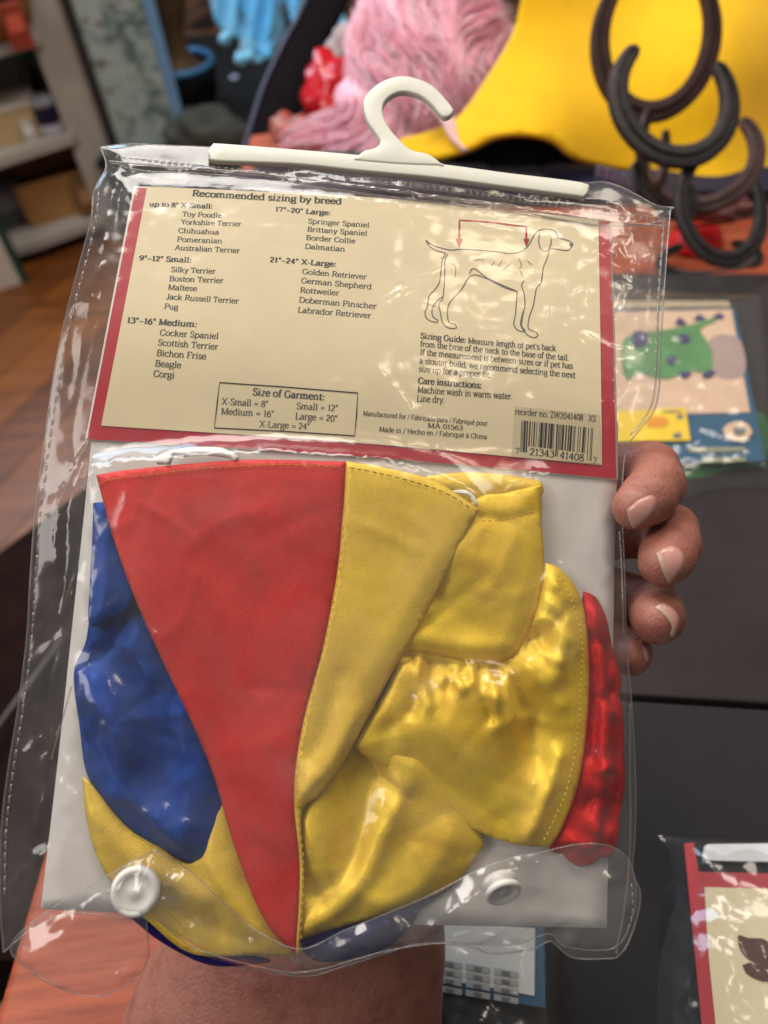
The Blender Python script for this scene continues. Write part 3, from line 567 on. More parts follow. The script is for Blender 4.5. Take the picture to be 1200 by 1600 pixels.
_seam = crom([(634, 1020), (690, 1030), (748, 1038), (795, 1032), (818, 1006), (840, 950), (852, 896)], False, 13); _rg = np.random.RandomState(5); GATHER = []
for k, p_ in enumerate(_seam[1:-1]):
    t_ = k / len(_seam); ang = rad(100 - 95 * t_ ** 1.6 + _rg.uniform(-14, 14)); L_ = _rg.uniform(28, 95); e_ = np.array([math.cos(ang), math.sin(ang)]); b_ = np.array([-e_[1], e_[0]]) * _rg.uniform(-10, 10)
    GATHER.append(([tuple(p_ + e_ * 5), tuple(p_ + e_ * L_ * .5 + b_), tuple(p_ + e_ * L_)], (0.0017 if k % 2 else -0.0015) * _rg.uniform(0.5, 1.2), 0.0016 + 0.0009 * _rg.rand()))
sl, Vs, hs = cloth('yellow_sleeve', [(632, 1014), (690, 1026), (748, 1034), (795, 1028), (818, 1000), (840, 942), (852, 880, 1), (872, 886), (898, 915), (914, 960), (920, 1040), (917, 1130), (904, 1220), (880, 1290), (860, 1324, 1), (800, 1318), (750, 1300), (690, 1265), (630, 1215), (556, 1172), (560, 1150), (600, 1080)],
    0.0050, yel_satin, cost, 0.0050, 0.008, [([(632, 1022), (700, 1034), (750, 1042), (800, 1034), (826, 1000)], -0.0030, 0.0030), ([(648, 1040), (655, 1070), (668, 1100)], 0.0026, 0.0035), ([(690, 1040), (700, 1060), (690, 1085)], -0.0016, 0.004),
    ([(735, 1042), (740, 1075), (770, 1085)], 0.0022, 0.0035), ([(800, 1036), (788, 1075), (800, 1120)], 0.0030, 0.004), ([(815, 1020), (835, 1060), (870, 1100)], 0.0026, 0.004), ([(830, 1000), (860, 980), (880, 960)], -0.0026, 0.004),
    ([(845, 960), (872, 990), (868, 1050)], 0.0026, 0.005), ([(780, 1050), (815, 1090), (840, 1180)], -0.0026, 0.005), ([(850, 1080), (820, 1180), (760, 1240)], -0.0022, 0.011), ([(600, 1110), (700, 1150), (760, 1230)], 0.0022, 0.012),
    ([(870, 1180), (845, 1250), (820, 1310)], 0.0022, 0.003), ([(640, 1180), (700, 1225), (780, 1280)], -0.0016, 0.006), ([(660, 1060), (640, 1110), (600, 1140)], -0.0020, 0.005)] + GATHER, 0.0002, step=0.0013, seed=31, creases=70)
HS = lambda q: hmap_at(HB, q)
# front panel: red half and yellow half of a pointed hat laid flat on top
red_p, Vp, hp = cloth('red_panel', [(150, 742, 1), (200, 734), (300, 724), (400, 718), (541, 721, 1), (536, 800), (526, 900), (505, 1010), (476, 1120), (462, 1200), (460, 1260), (468, 1350), (466, 1420), (462, 1492, 1), (425, 1455), (395, 1400), (362, 1310), (335, 1215), (300, 1130), (255, 1035), (215, 945), (180, 850)],
    0.0078, red_satin, cost, 0.0016, 0.004, [([(300, 850), (350, 815), (410, 800)], 0.0005, 0.003), ([(380, 1200), (420, 1240), (440, 1330)], 0.0008, 0.006), ([(400, 1320), (440, 1350), (460, 1400)], -0.0009, 0.004), ([(330, 1180), (420, 1160), (465, 1170)], 0.0006, 0.006)], 0.00010, seed=41, gain=1.0, creases=14)
yel_p, Vy, hy = cloth('yellow_panel', [(541, 721, 1), (600, 730), (680, 752), (749, 796, 1), (715, 860), (665, 960), (630, 1020), (575, 1120), (540, 1185), (500, 1240), (474, 1262), (470, 1300), (474, 1380), (466, 1490, 1), (461, 1492, 1), (467, 1420), (468, 1350), (460, 1260), (462, 1200), (476, 1120), (505, 1010), (526, 900), (536, 800)],
    0.0078, yel_flat, cost, 0.0018, 0.004, [([(470, 1240), (495, 1215), (520, 1190), (560, 1110)], 0.0020, 0.003), ([(480, 1180), (500, 1150), (530, 1060)], -0.0012, 0.004), ([(478, 1200), (490, 1240)], 0.0014, 0.003), ([(560, 1080), (620, 980), (690, 860)], 0.0007, 0.006)], 0.00010, seed=43, gain=1.2, creases=16)
HB = HMAP.copy()
for _ in range(2):
    P_ = np.pad(HB, 1, mode='edge'); HB = np.max([P_[a:a + GNY, b:b + GNX] for a in range(3) for b in range(3)], 0)
stitches('hem_stitching', [(156, 762), (166, 752), (240, 742), (330, 732), (440, 727), (536, 730)], HS, red_p, thread_gold, 9, 3)
stitches('hem_stitching', [(546, 731), (610, 744), (690, 768), (742, 800)], HS, yel_p, thread_dark, 7, 5)
stitches('seam_stitching', [(537, 820), (530, 890), (514, 980), (488, 1080), (470, 1170), (467, 1270), (474, 1350), (470, 1470)], HS, yel_p, thread_yel, 6, 7, 1.3)
stitches('cuff_stitching', [(870, 896), (892, 935), (905, 990), (908, 1060), (902, 1150), (885, 1230), (858, 1290), (842, 1318)], HS, sl, thread_yel, 6, 3.5, 1.5)
stitches('collar_stitching', [(752, 814), (790, 812), (845, 797)], HS, sl, thread_gold, 6, 4, 1.3)
m = MB()
for k in range(5):
    P = crom([(246 + 5 * k, 724 + k), (262 + 3 * k, 712), (290, 706 + 1.5 * k), (318 + 2 * k, 704 + 1.5 * k), (352 + 3 * k, 707 + 2 * k), (372, 722)], False, 6)
    m.tube(S(uv(P, 0.004), 0.0050 + 0.0006 * k), 0.0011, 6)
m.build('elastic_cord', cord_m, cost)
m = MB()
for k in range(4): m.tube(S(uv(crom([(705 + 5 * k, 770), (722 + 4 * k, 768 + 2 * k), (738, 775 + 2 * k), (745, 790)], False, 5), 0.006), 0.0068), 0.00045, 6)
m.build('elastic_cord', cord_m, cost)

# ------------------------------------------------------------------ the clear bag
bag = thing('clear_vinyl_bag', 'clear vinyl costume bag with ivory hanger, held up in one hand', 'bag', tuple(PLOC))
SM = HB.copy()
for _ in range(6):
    P_ = np.pad(SM, 1, mode='edge'); SM = np.maximum(HB, sum(P_[a:a + GNY, b:b + GNX] for a in range(3) for b in range(3)) / 9)
for _ in range(4):
    P_ = np.pad(SM, 1, mode='edge'); SM = sum(P_[a:a + GNY, b:b + GNX] for a in range(3) for b in range(3)) / 9
BAG = [(157, 231, 1), (200, 226), (260, 228), (330, 231), (435, 237), (560, 248), (690, 262), (790, 275), (905, 286), (940, 285), (970, 293), (1000, 308), (1026, 322), (1054, 324, 1), (1047, 330, 1), (1043, 380), (1037, 460), (1034, 517), (1030, 605), (1021, 643), (1002, 668), (982, 696), (974, 730),
       (972, 800), (976, 900), (978, 1000), (986, 1090), (992, 1200), (992, 1300), (988, 1360), (999, 1388), (999, 1415), (988, 1455), (974, 1485), (960, 1497, 1), (895, 1496), (860, 1470), (835, 1482), (770, 1490), (735, 1479), (660, 1473), (600, 1490), (530, 1512), (480, 1525), (420, 1518), (350, 1505), (300, 1486), (240, 1445),
       (180, 1432), (110, 1428), (50, 1452), (6, 1488, 1), (0, 1400), (2, 1300), (12, 1210), (28, 1110), (42, 1000), (48, 900), (56, 800), (70, 690), (86, 580), (104, 490), (128, 400), (143, 340), (147, 300), (166, 262)]
BP = uv(crom(BAG, True, 8), 0.0); V, F = fill(BP, 0.0014)
d = dist_poly(V, BP)
con = np.maximum(hmap_at(SM, V), hmap_at(HB, V))
wr = 0.0008 * vnoise(V * [1, 0.5], 45, 51) + 0.00022 * vnoise(V, 120, 52)
open_ = np.clip((con < 0.0004) * 1.0, 0, 1)
inlab = inside(uv([(205, 285), (960, 345), (968, 755), (130, 690)], 0.001), V)
h = con + 0.0009 + np.abs(wr) * (0.45 + 1.6 * open_) + open_ * 0.00035 * np.abs(vnoise(V, 200, 54)) + inlab * 0.00012 * vnoise(V * [1, 1.6], 210, 55)
for line, a, w in [([(140, 690), (118, 730), (85, 805)], 0.003, 0.0016), ([(132, 880), (112, 930), (95, 965)], 0.0022, 0.0015), ([(112, 1070), (95, 1130), (78, 1190)], 0.003, 0.002), ([(60, 1180), (70, 1240), (40, 1330)], 0.003, 0.002), ([(110, 480), (150, 420), (170, 330)], 0.002, 0.003),
                   ([(175, 268), (200, 300), (212, 320)], 0.0022, 0.0016), ([(172, 252), (300, 262), (450, 275), (640, 300), (800, 322), (960, 345), (1042, 352)], 0.0016, 0.0016), ([(200, 285), (420, 300), (640, 322), (900, 352)], 0.0010, 0.0020),
                   ([(640, 335), (700, 345), (760, 350), (860, 372), (900, 360)], 0.0010, 0.0022), ([(470, 440), (540, 430), (620, 470)], 0.0007, 0.0022), ([(580, 480), (640, 445), (690, 420)], 0.0010, 0.0016), ([(590, 440), (650, 470), (690, 478)], 0.0009, 0.0016),
                   ([(885, 540), (895, 480), (905, 450)], 0.0010, 0.0012), ([(912, 520), (920, 470), (935, 430)], 0.0009, 0.0012), ([(855, 540), (858, 490), (862, 450)], 0.0008, 0.0014), ([(560, 545), (600, 590), (640, 640), (640, 690)], 0.0012, 0.0022), ([(340, 540), (450, 580), (560, 600)], 0.0008, 0.0030),
                   ([(640, 650), (690, 660), (760, 675)], 0.0010, 0.0024), ([(960, 380), (990, 420), (1020, 400)], 0.0024, 0.0025), ([(985, 350), (1000, 450), (990, 560)], 0.0022, 0.0025), ([(972, 640), (990, 600), (1015, 560)], 0.0020, 0.002), ([(966, 590), (976, 650), (970, 700)], 0.0022, 0.0015),
                   ([(870, 800), (900, 830), (940, 850)], 0.0009, 0.0014), ([(880, 850), (930, 870), (950, 920)], 0.0009, 0.0012), ([(860, 790), (875, 840), (870, 870)], 0.0009, 0.0012), ([(640, 620), (720, 760), (800, 800)], 0.0005, 0.0015), ([(270, 1290), (290, 1275), (320, 1285)], 0.0014, 0.0012),
                   ([(900, 1350), (930, 1362), (960, 1350)], 0.0016, 0.0018), ([(975, 1180), (982, 1280), (975, 1360)], 0.0025, 0.0016), ([(330, 1180), (400, 1230), (440, 1330)], 0.0006, 0.002), ([(380, 1270), (410, 1290), (430, 1310)], 0.0010, 0.0012)]:
    lab_ = 300 < line[1][1] < 695 and 200 < line[1][0] < 950
    h = h + crease(V, line, a * (0.55 if lab_ else 1.0), w * 0.62, 0.003, int(line[0][0]))
_rc = np.random.RandomState(12)
for _i in range(95):                             # many small random creases
    x0, y0 = (_rc.uniform(20, 140), _rc.uniform(300, 1400)) if _i % 4 == 0 else (_rc.uniform(955, 1040), _rc.uniform(340, 660)) if _i % 4 == 1 else (_rc.uniform(140, 960), _rc.uniform(700, 1400))
    an = _rc.uniform(0, math.pi); L_ = _rc.uniform(25, 95); dx, dy = math.cos(an) * L_, math.sin(an) * L_; bx, by = -dy * _rc.uniform(-.3, .3), dx * _rc.uniform(-.3, .3)
    h = h + crease(V, [(x0 - dx, y0 - dy), (x0 + bx, y0 + by), (x0 + dx, y0 + dy)], _rc.uniform(0.0004, 0.0010) * (1.5 if _i % 4 < 2 else 0.7), _rc.uniform(0.0007, 0.0016), 0.004, _i)
k = 1 - np.exp(-d / 0.0045)
h = np.maximum(h * k + 0.0003, con * (1 - np.exp(-d / 0.0015)) + 0.0003)
obj('front_film', S(V, h), F, vinyl, bag)
FILMH = np.zeros((GNY, GNX)); FILMH[:] = SM + 0.0015
Vk, Fk = fill(BP, 0.004); dk = dist_poly(Vk, BP)
obj('back_film', S(Vk, -(0.0014 + 0.0015 * np.abs(vnoise(Vk, 60, 57))) * (1 - np.exp(-dk / 0.004))), Fk, vinyl_back, bag)
m = MB(); P = S(BP, 0.0002); m.tube(list(P) + [P[0]], 0.0003, 6, cap=False); m.build('welded_edge', edge_m, bag)
def weld(name, line, h, r=0.0003, px=8): return MB().tube(S(uv(crom(line, False, px), h), h), r, 6).build(name, edge_m, bag)
weld('weld_line', [(170, 253), (300, 263), (450, 277), (640, 302), (800, 325), (960, 347), (1043, 354)], 0.0022, 0.0005)
weld('weld_line', [(186, 258), (230, 268), (330, 273), (470, 290), (640, 312), (800, 330), (920, 350), (990, 352), (1043, 345)], 0.0016, 0.0004)
weld('weld_line', [(1038, 345), (1030, 460), (1024, 600), (1012, 645), (985, 680)], 0.0008, 0.0003)
weld('weld_line', [(985, 1100), (984, 1200), (985, 1300), (978, 1400), (962, 1490)], 0.0012, 0.0004)
weld('weld_line', [(968, 830), (972, 900), (974, 990)], 0.0010, 0.0003)
weld('fold_line', [(138, 692), (118, 730), (84, 806)], 0.0034, 0.00025)
weld('fold_line', [(112, 1072), (96, 1130), (80, 1186)], 0.0034, 0.00025)
def dashes(line, dash, gap, w, h, mat=None):
    return stitches('weld_stitch', line, h, bag, mat or edge_m, dash, gap, w)
left_edge = [(155, 300), (150, 345), (136, 405), (112, 495), (94, 585), (78, 692), (64, 802), (56, 902), (50, 1000), (36, 1110), (20, 1212), (10, 1300), (8, 1400)]
dashes(left_edge, 13, 5, 3.0, 0.0010)
dashes([(182, 247), (250, 253), (330, 262), (450, 276)], 5, 5, 5.0, 0.0014)
dashes([(1036, 352), (1028, 460), (1023, 590)], 9, 5, 3.0, 0.0012)
dashes([(986, 1380), (988, 1420), (978, 1460)], 8, 5, 3.0, 0.0012)
m = MB()                                         # square weld marks under the hanger bar
A, B = np.array([455, 268.0]), np.array([1035, 347.0])
for i in range(62):
    t = i / 61; p = A + (B - A) * t + np.array([0, -4 * math.sin(t * math.pi)]); q = np.array([p + o for o in [(-3.6, -5), (3.6, -4), (3.6, 5), (-3.6, 4)]])
    L = S(uv(q, 0.001), 0.0016); m.tube(list(L) + [L[0]], 0.00018, 4, cap=False)
m.build('weld_stitch', edge_m, bag)

# hanger
def plate(name, outline, h, thick, mat, parent, bev=0.0006, ostep=5):
    P = uv(crom(outline, True, ostep), h); me = bmesh.new()
    vs = [me.verts.new(Vector((p[0], p[1], 0))) for p in P]; f = me.faces.new(vs)
    if f.normal.z < 0: f.normal_flip()
    r = bmesh.ops.extrude_face_region(me, geom=[f]); bmesh.ops.translate(me, vec=(0, 0, thick), verts=[g for g in r['geom'] if isinstance(g, bmesh.types.BMVert)])
    me.edges.ensure_lookup_table(); top = [e for e in me.edges if all(abs(x.co.z - thick) < 1e-7 for x in e.verts)]
    bmesh.ops.bevel(me, geom=top, offset=bev, segments=3, affect='EDGES', profile=0.5)
    bmesh.ops.triangulate(me, faces=[f for f in me.faces if len(f.verts) > 4])
    me.verts.index_update(); co = np.array([tuple(x.co) for x in me.verts]); F = [[x.index for x in f.verts] for f in me.faces]; me.free()
    o = obj(name, S(co[:, :2], h + co[:, 2]), F, mat, parent); o.data.set_sharp_from_angle(angle=rad(50)) if hasattr(o.data, 'set_sharp_from_angle') else None
    return o
hanger = plate('hanger', [(326, 243), (334, 231), (345, 230), (435, 237), (552, 247), (690, 262), (787, 275), (905, 290), (918, 300), (911, 312), (896, 311), (787, 297), (679, 283), (560, 272), (462, 262), (338, 257), (330, 251)], 0.0014, 0.0022, hang_m, bag)
plate('hook', [(552, 256, 1), (568, 242), (585, 237), (594, 229), (590, 219), (573, 193), (568, 165), (580, 146), (602, 131), (630, 125), (657, 131), (680, 144), (704, 171), (708, 180), (701, 188), (690, 188), (674, 170), (655, 156), (630, 150), (611, 156), (599, 170), (600, 190), (613, 212), (632, 232), (645, 241), (670, 247), (694, 265, 1), (620, 262)], 0.0017, 0.0023, hang_m, hanger, 0.0008, 4)

# flap and snaps
FH = 0.0125
flap = [(6, 1488), (60, 1436), (150, 1381), (238, 1331, 1), (262, 1345), (300, 1372), (350, 1418), (395, 1455), (470, 1487), (540, 1460), (640, 1418), (760, 1362), (850, 1335), (930, 1322), (982, 1342), (1000, 1390), (995, 1440), (966, 1490), (890, 1489), (862, 1468), (800, 1486), (700, 1482), (600, 1496), (480, 1528), (400, 1520), (300, 1490), (228, 1442), (226, 1500), (205, 1540), (150, 1567), (90, 1556), (40, 1527)]
FP = uv(crom(flap, True, 7), FH); V, F = fill(FP, 0.0014); d = dist_poly(V, FP)
h = FH + 0.0010 * np.abs(vnoise(V, 80, 61)) + 0.0007 * vnoise(V, 190, 62)
for line, a, w in [([(62, 1470), (100, 1430), (160, 1400), (220, 1420)], 0.0022, 0.0018), ([(60, 1480), (110, 1455), (118, 1430)], 0.002, 0.0015), ([(240, 1335), (222, 1380), (220, 1440)], 0.002, 0.0015), ([(250, 1400), (280, 1430), (330, 1480)], 0.003, 0.002), ([(260, 1395), (300, 1450), (360, 1465)], 0.002, 0.0015),
                   ([(20, 1490), (60, 1500), (100, 1490)], 0.0015, 0.002), ([(640, 1480), (700, 1430), (760, 1380)], 0.0022, 0.0015), ([(690, 1480), (740, 1470), (800, 1440), (880, 1430)], 0.002, 0.0016), ([(850, 1470), (870, 1440), (930, 1425)], 0.0018, 0.0015), ([(700, 1460), (730, 1480), (780, 1455)], 0.002, 0.0014), ([(455, 1480), (465, 1500), (460, 1520)], 0.003, 0.0015)]:
    h = h + crease(V, line, a, w * 0.7, FH, int(line[0][0]))
for _i in range(46):
    x0, y0 = (_rc.uniform(30, 320), _rc.uniform(1370, 1540)) if _i % 2 else (_rc.uniform(480, 980), _rc.uniform(1360, 1500))
    an = _rc.uniform(-0.9, 0.9); L_ = _rc.uniform(15, 55); dx, dy = math.cos(an) * L_, -math.sin(an) * L_; bx, by = -dy * _rc.uniform(-.3, .3), dx * _rc.uniform(-.3, .3)
    h = h + crease(V, [(x0 - dx, y0 - dy), (x0 + bx, y0 + by), (x0 + dx, y0 + dy)], _rc.uniform(0.0008, 0.0022), _rc.uniform(0.0007, 0.0015), FH, _i)
con = hmap_at(SM, V); h = np.maximum(h - 0.004 * np.exp(-d / 0.004), con + 0.0028)
fl = obj('flap', S(V, h), F, vinyl_flap, bag)
P = S(FP, np.maximum(FH - 0.004, hmap_at(SM, FP) + 0.0028)); MB().tube(list(P) + [P[0]], 0.00022, 6, cap=False).build('flap_edge', edge_m, fl)
def snap(px, py, h, r, tilt):
    c = S(uv([(px, py)], h), h)[0]; c2 = S(uv([(px, py)], h), h + 0.01)[0]; ax = (c2 - c) / 0.01; ax = ax + RT * tilt[0] + UP * tilt[1]; ax /= np.linalg.norm(ax)
    k = r / 0.0065
    MB().lathe(c, [(0.0, -0.003 * k), (0.0062 * k, -0.003 * k), (0.0062 * k, -0.001 * k), (0.0048 * k, -0.0008 * k), (0.0048 * k, 0.0006 * k), (0.0065 * k, 0.0008 * k), (0.0067 * k, 0.0016 * k), (0.0062 * k, 0.0024 * k), (0.0052 * k, 0.0026 * k), (0.0044 * k, 0.0017 * k), (0.0022 * k, 0.0014 * k), (0.0016 * k, 0.0019 * k), (0.0, 0.0020 * k)], 32, ax).build('snap_button', snap_m, bag)
snap(213, 1391, 0.0085, 0.0072, (0.1, 0.1)); snap(784, 1388, 0.0085, 0.0058, (0.25, -0.75))

# ------------------------------------------------------------------ the hand and forearm behind the packet (one continuous skin)
def P3(px, py, d): return np.array([(px - 600) / FPX * d, -(py - 800) / FPX * d, -d])
HV = 0.0011
HLO = np.array([-0.125, -0.262, -0.375]); HHI = np.array([0.126, 0.04, -0.236]); HN = np.ceil((HHI - HLO) / HV).astype(int)
SDF = np.full(HN, 0.05, np.float32)
AX = [HLO[k] + np.arange(HN[k]) * HV for k in range(3)]
def cone(a, b, ra, rb, zs=1.0, k=0.0, pad=0.012):
    """Rounded cone from a to b, flattened in depth by zs, blended in with radius k."""
    global SDF
    R = max(ra, rb) + pad; lo = np.minimum(a, b) - R; hi = np.maximum(a, b) + R
    i0 = np.clip(((lo - HLO) / HV).astype(int), 0, HN - 1); i1 = np.clip(((hi - HLO) / HV).astype(int) + 1, 1, HN); s = tuple(slice(x, y) for x, y in zip(i0, i1))
    X = AX[0][s[0]][:, None, None] - a[0]; Y = AX[1][s[1]][None, :, None] - a[1]; Z = (AX[2][s[2]][None, None, :] - a[2]) * zs
    e = (b - a) * [1, 1, zs]; L = e @ e + 1e-12; t = np.clip((X * e[0] + Y * e[1] + Z * e[2]) / L, 0, 1)
    dd = (np.sqrt((X - t * e[0]) ** 2 + (Y - t * e[1]) ** 2 + (Z - t * e[2]) ** 2) - (ra + (rb - ra) * t)).astype(np.float32)
    if zs > 1: dd /= 1.0
    old = SDF[s]
    if k: hq = np.clip(0.5 + 0.5 * (old - dd) / k, 0, 1); SDF[s] = old * (1 - hq) + dd * hq - k * hq * (1 - hq)
    else: SDF[s] = np.minimum(old, dd)
FIN = {'index': [(850, 775, .297, .0110), (940, 735, .292, .0100), (1016, 733, .280, .0099), (1026, 757, .266, .0094), (1012, 778, .257, .0088), (994, 792, .2525, .0078)],
       'middle': [(860, 850, .298, .0110), (960, 830, .292, .0102), (1044, 831, .277, .0102), (1050, 852, .264, .0094), (1043, 868, .256, .0088), (1036, 879, .2515, .0080)],
       'ring': [(860, 930, .298, .0105), (950, 925, .292, .0096), (1018, 943, .279, .0092), (1026, 956, .266, .0088), (1027, 965, .258, .0084), (1025, 969, .254, .0078)],
       'little': [(850, 1000, .297, .0095), (920, 1000, .291, .0084), (972, 1008, .281, .0078), (984, 1019, .271, .0072), (986, 1025, .264, .0068)]}
parts = []
for nm, ch in FIN.items():
    keep = SDF; SDF = np.full(HN, 0.05, np.float32)
    for (x0, y0, d0, r0), (x1, y1, d1, r1) in zip(ch[:-1], ch[1:]): cone(P3(x0, y0, d0), P3(x1, y1, d1), r0, r1, 1.0, 0.0025)
    for j_ in ((2, 3) if nm != 'little' else (2,)):
        (x0, y0, d0, r0), (x1, y1, d1, r1) = ch[j_ - 1], ch[j_ + 1]; c_ = P3(*ch[j_][:3]); ax_ = P3(x1, y1, d1) - P3(x0, y0, d0); ax_ /= np.linalg.norm(ax_)
        for o_ in (-0.0022, 0.0, 0.0020):
            i0 = np.clip(((c_ - 0.016 - HLO) / HV).astype(int), 0, HN - 1); i1 = np.clip(((c_ + 0.016 - HLO) / HV).astype(int), 1, HN); sl_ = tuple(slice(a, b) for a, b in zip(i0, i1))
            pl = (AX[0][sl_[0]][:, None, None] - c_[0]) * ax_[0] + (AX[1][sl_[1]][None, :, None] - c_[1]) * ax_[1] + (AX[2][sl_[2]][None, None, :] - c_[2]) * ax_[2] - o_
            SDF[sl_] += (0.00028 * np.exp(-(pl / 0.0009) ** 2)).astype(np.float32)
    SDF = np.minimum(keep, SDF)
palm = [((860, 790), (700, 1000)), ((865, 860), (690, 1040)), ((860, 930), (660, 1080)), ((850, 990), (640, 1110))]
for a, b in palm: cone(P3(*a, .302), P3(*b, .318), 0.0125, 0.019, 1.25, 0.008)
for (x0, y0, d0, r0), (x1, y1, d1, r1) in zip([(700, 1030, .32, .017), (600, 900, .318, .0135), (560, 800, .310, .0105)], [(600, 900, .318, .0135), (560, 800, .310, .0105), (545, 720, .305, .009)]): cone(P3(x0, y0, d0), P3(x1, y1, d1), r0, r1, 1.0, 0.006)
cone(P3(660, 1060, .320), P3(570, 1230, .318), 0.032, 0.031, 1.3, 0.010)
cone(P3(570, 1230, .318), P3(482, 1480, .318), 0.031, 0.0555, 1.45, 0.012)
cone(P3(482, 1480, .318), P3(440, 1640, .318), 0.0555, 0.064, 1.45, 0.010)
cone(P3(440, 1640, .318), P3(425, 1780, .318), 0.064, 0.066, 1.45, 0.010)
def surface_nets(D, lo, hv):
    s = D < 0; n = D.shape
    c = sum(s[a:n[0] - 1 + a, b:n[1] - 1 + b, e:n[2] - 1 + e].astype(np.int8) for a in (0, 1) for b in (0, 1) for e in (0, 1))
    act = (c > 0) & (c < 8); idx = np.full(act.shape, -1, np.int64); cells = np.argwhere(act); idx[act] = np.arange(len(cells))
    acc = np.zeros((len(cells), 3)); cnt = np.zeros(len(cells)); I, J, K = cells.T
    for a0 in [(a, b, e) for a in (0, 1) for b in (0, 1) for e in (0, 1)]:
        for ax in range(3):
            if a0[ax]: continue
            a1 = list(a0); a1[ax] = 1
            d0 = D[I + a0[0], J + a0[1], K + a0[2]]; d1 = D[I + a1[0], J + a1[1], K + a1[2]]; x = (d0 < 0) != (d1 < 0)
            t = np.where(x, d0 / np.where(x, d0 - d1, 1), 0); p = np.array(a0, float)[None] + np.zeros((len(cells), 3)); p[:, ax] += t
            acc += p * x[:, None]; cnt += x
    v = lo + (cells + acc / cnt[:, None]) * hv; F = []
    for ax in range(3):
        b, e = (ax + 1) % 3, (ax + 2) % 3; s0 = [slice(None)] * 3; s1 = [slice(None)] * 3; s0[ax] = slice(0, -1); s1[ax] = slice(1, None)
        x = s[tuple(s0)] != s[tuple(s1)]; pts = np.argwhere(x); pts = pts[(pts[:, b] > 0) & (pts[:, e] > 0) & (pts[:, b] < n[b] - 1) & (pts[:, e] < n[e] - 1)]
        def g(db, de): q = pts.copy(); q[:, b] -= db; q[:, e] -= de; return idx[q[:, 0], q[:, 1], q[:, 2]]
        quad = np.stack([g(1, 1), g(0, 1), g(0, 0), g(1, 0)], 1); ins = s[pts[:, 0], pts[:, 1], pts[:, 2]]; quad[~ins] = quad[~ins][:, ::-1]; F.append(quad)
    F = np.vstack(F); return v, F[(F >= 0).all(1)]
hv, hf = surface_nets(SDF, HLO, HV); del SDF, parts, keep
def skin_material():
    t = NT('skin'); b = t.n('ShaderNodeBsdfPrincipled'); vec = t.coord()
    n1 = t.noise(vec, 75, 5, 0.7); n2 = t.noise(vec, 300, 4, 0.65)
    t.l(t.ramp(n1, [(0.3, lin((144, 86, 74))), (0.55, lin((172, 114, 98))), (0.8, lin((158, 82, 70)))]), b.inputs['Base Color'])
    b.inputs['Roughness'].default_value = 0.48; b.inputs['Subsurface Weight'].default_value = 0.18; b.inputs['Subsurface Radius'].default_value = (0.0035, 0.0014, 0.0008); b.inputs['Subsurface Scale'].default_value = 1.0
    b.inputs['Specular IOR Level'].default_value = 0.4
    v = t.n('ShaderNodeTexVoronoi'); v.inputs['Scale'].default_value = 750; t.l(vec, v.inputs[0])
    nb = t.bump(v.outputs[0], 0.30, 0.0005); nb = t.bump(n2, 0.28, 0.0008, nb)
    t.l(nb, b.inputs['Normal']); t.l(b.outputs[0], t.out.inputs[0]); return t.m
skin = skin_material()
hand_w = cam2world(hv)
person = thing('person', 'bare hand and forearm gripping the clear bag by its edge from behind', 'person', tuple(on_z(560, 1500, 0.05)))
obj('hand_and_forearm', hand_w, hf, skin, person)
bvh = BVHTree.FromPolygons([Vector(p) for p in hand_w], [list(map(int, f)) for f in hf])
nail_m = plain('fingernail', (206, 152, 140), 0.2, 0.5, 0.04, 200, sss=0.1); tip_m = plain('nail_edge', (196, 166, 146), 0.3, 0.5, 0.03, 200)
def nail(poly, tip):
    def patch(nm, pl, mat, lift, par):
        P = crom(pl, True, 2.5); V, F = fill(P, 3.0, 0.1); W = []; d = dist_poly(V, P)
        for (x, y), dd in zip(V, d):
            r = Vector(ray(x, y)); loc, nr, _, _ = bvh.ray_cast(Vector(CAM), r.normalized())
            if loc is None: loc = Vector(W[-1]) if W else Vector(at(x, y, 0.255)); nr = -r.normalized()
            k = min(1.0, dd / 4.0); W.append(tuple(loc + nr * (lift * (0.25 + 0.75 * k)) ))
        return obj(nm, W, [f[::-1] for f in F], mat, par, solid=0.0)
    n_ = patch('fingernail', poly, nail_m, 0.00055, person); patch('nail_edge', tip, tip_m, 0.0007, n_)
nail([(981, 796), (1000, 781), (1018, 774), (1025, 784), (1020, 800), (1006, 814), (991, 824), (985, 812)], [(980, 795), (984, 796), (989, 810), (995, 822), (990, 825), (983, 812)])
nail([(1028, 865), (1040, 856), (1053, 854), (1067, 866), (1066, 886), (1046, 910), (1036, 890)], [(1026, 864), (1031, 866), (1042, 886), (1049, 905), (1045, 911), (1034, 890)])
nail([(1026, 948), (1036, 943), (1050, 950), (1060, 964), (1058, 982), (1052, 995), (1048, 975), (1040, 960)], [(1024, 949), (1033, 949), (1046, 961), (1055, 980), (1052, 996), (1046, 992), (1049, 978), (1038, 961)])
nail([(1003, 1008), (1011, 1016), (1014, 1028), (1010, 1034), (1006, 1022)], [(1002, 1008), (1005, 1010), (1009, 1022), (1008, 1032), (1005, 1022)])

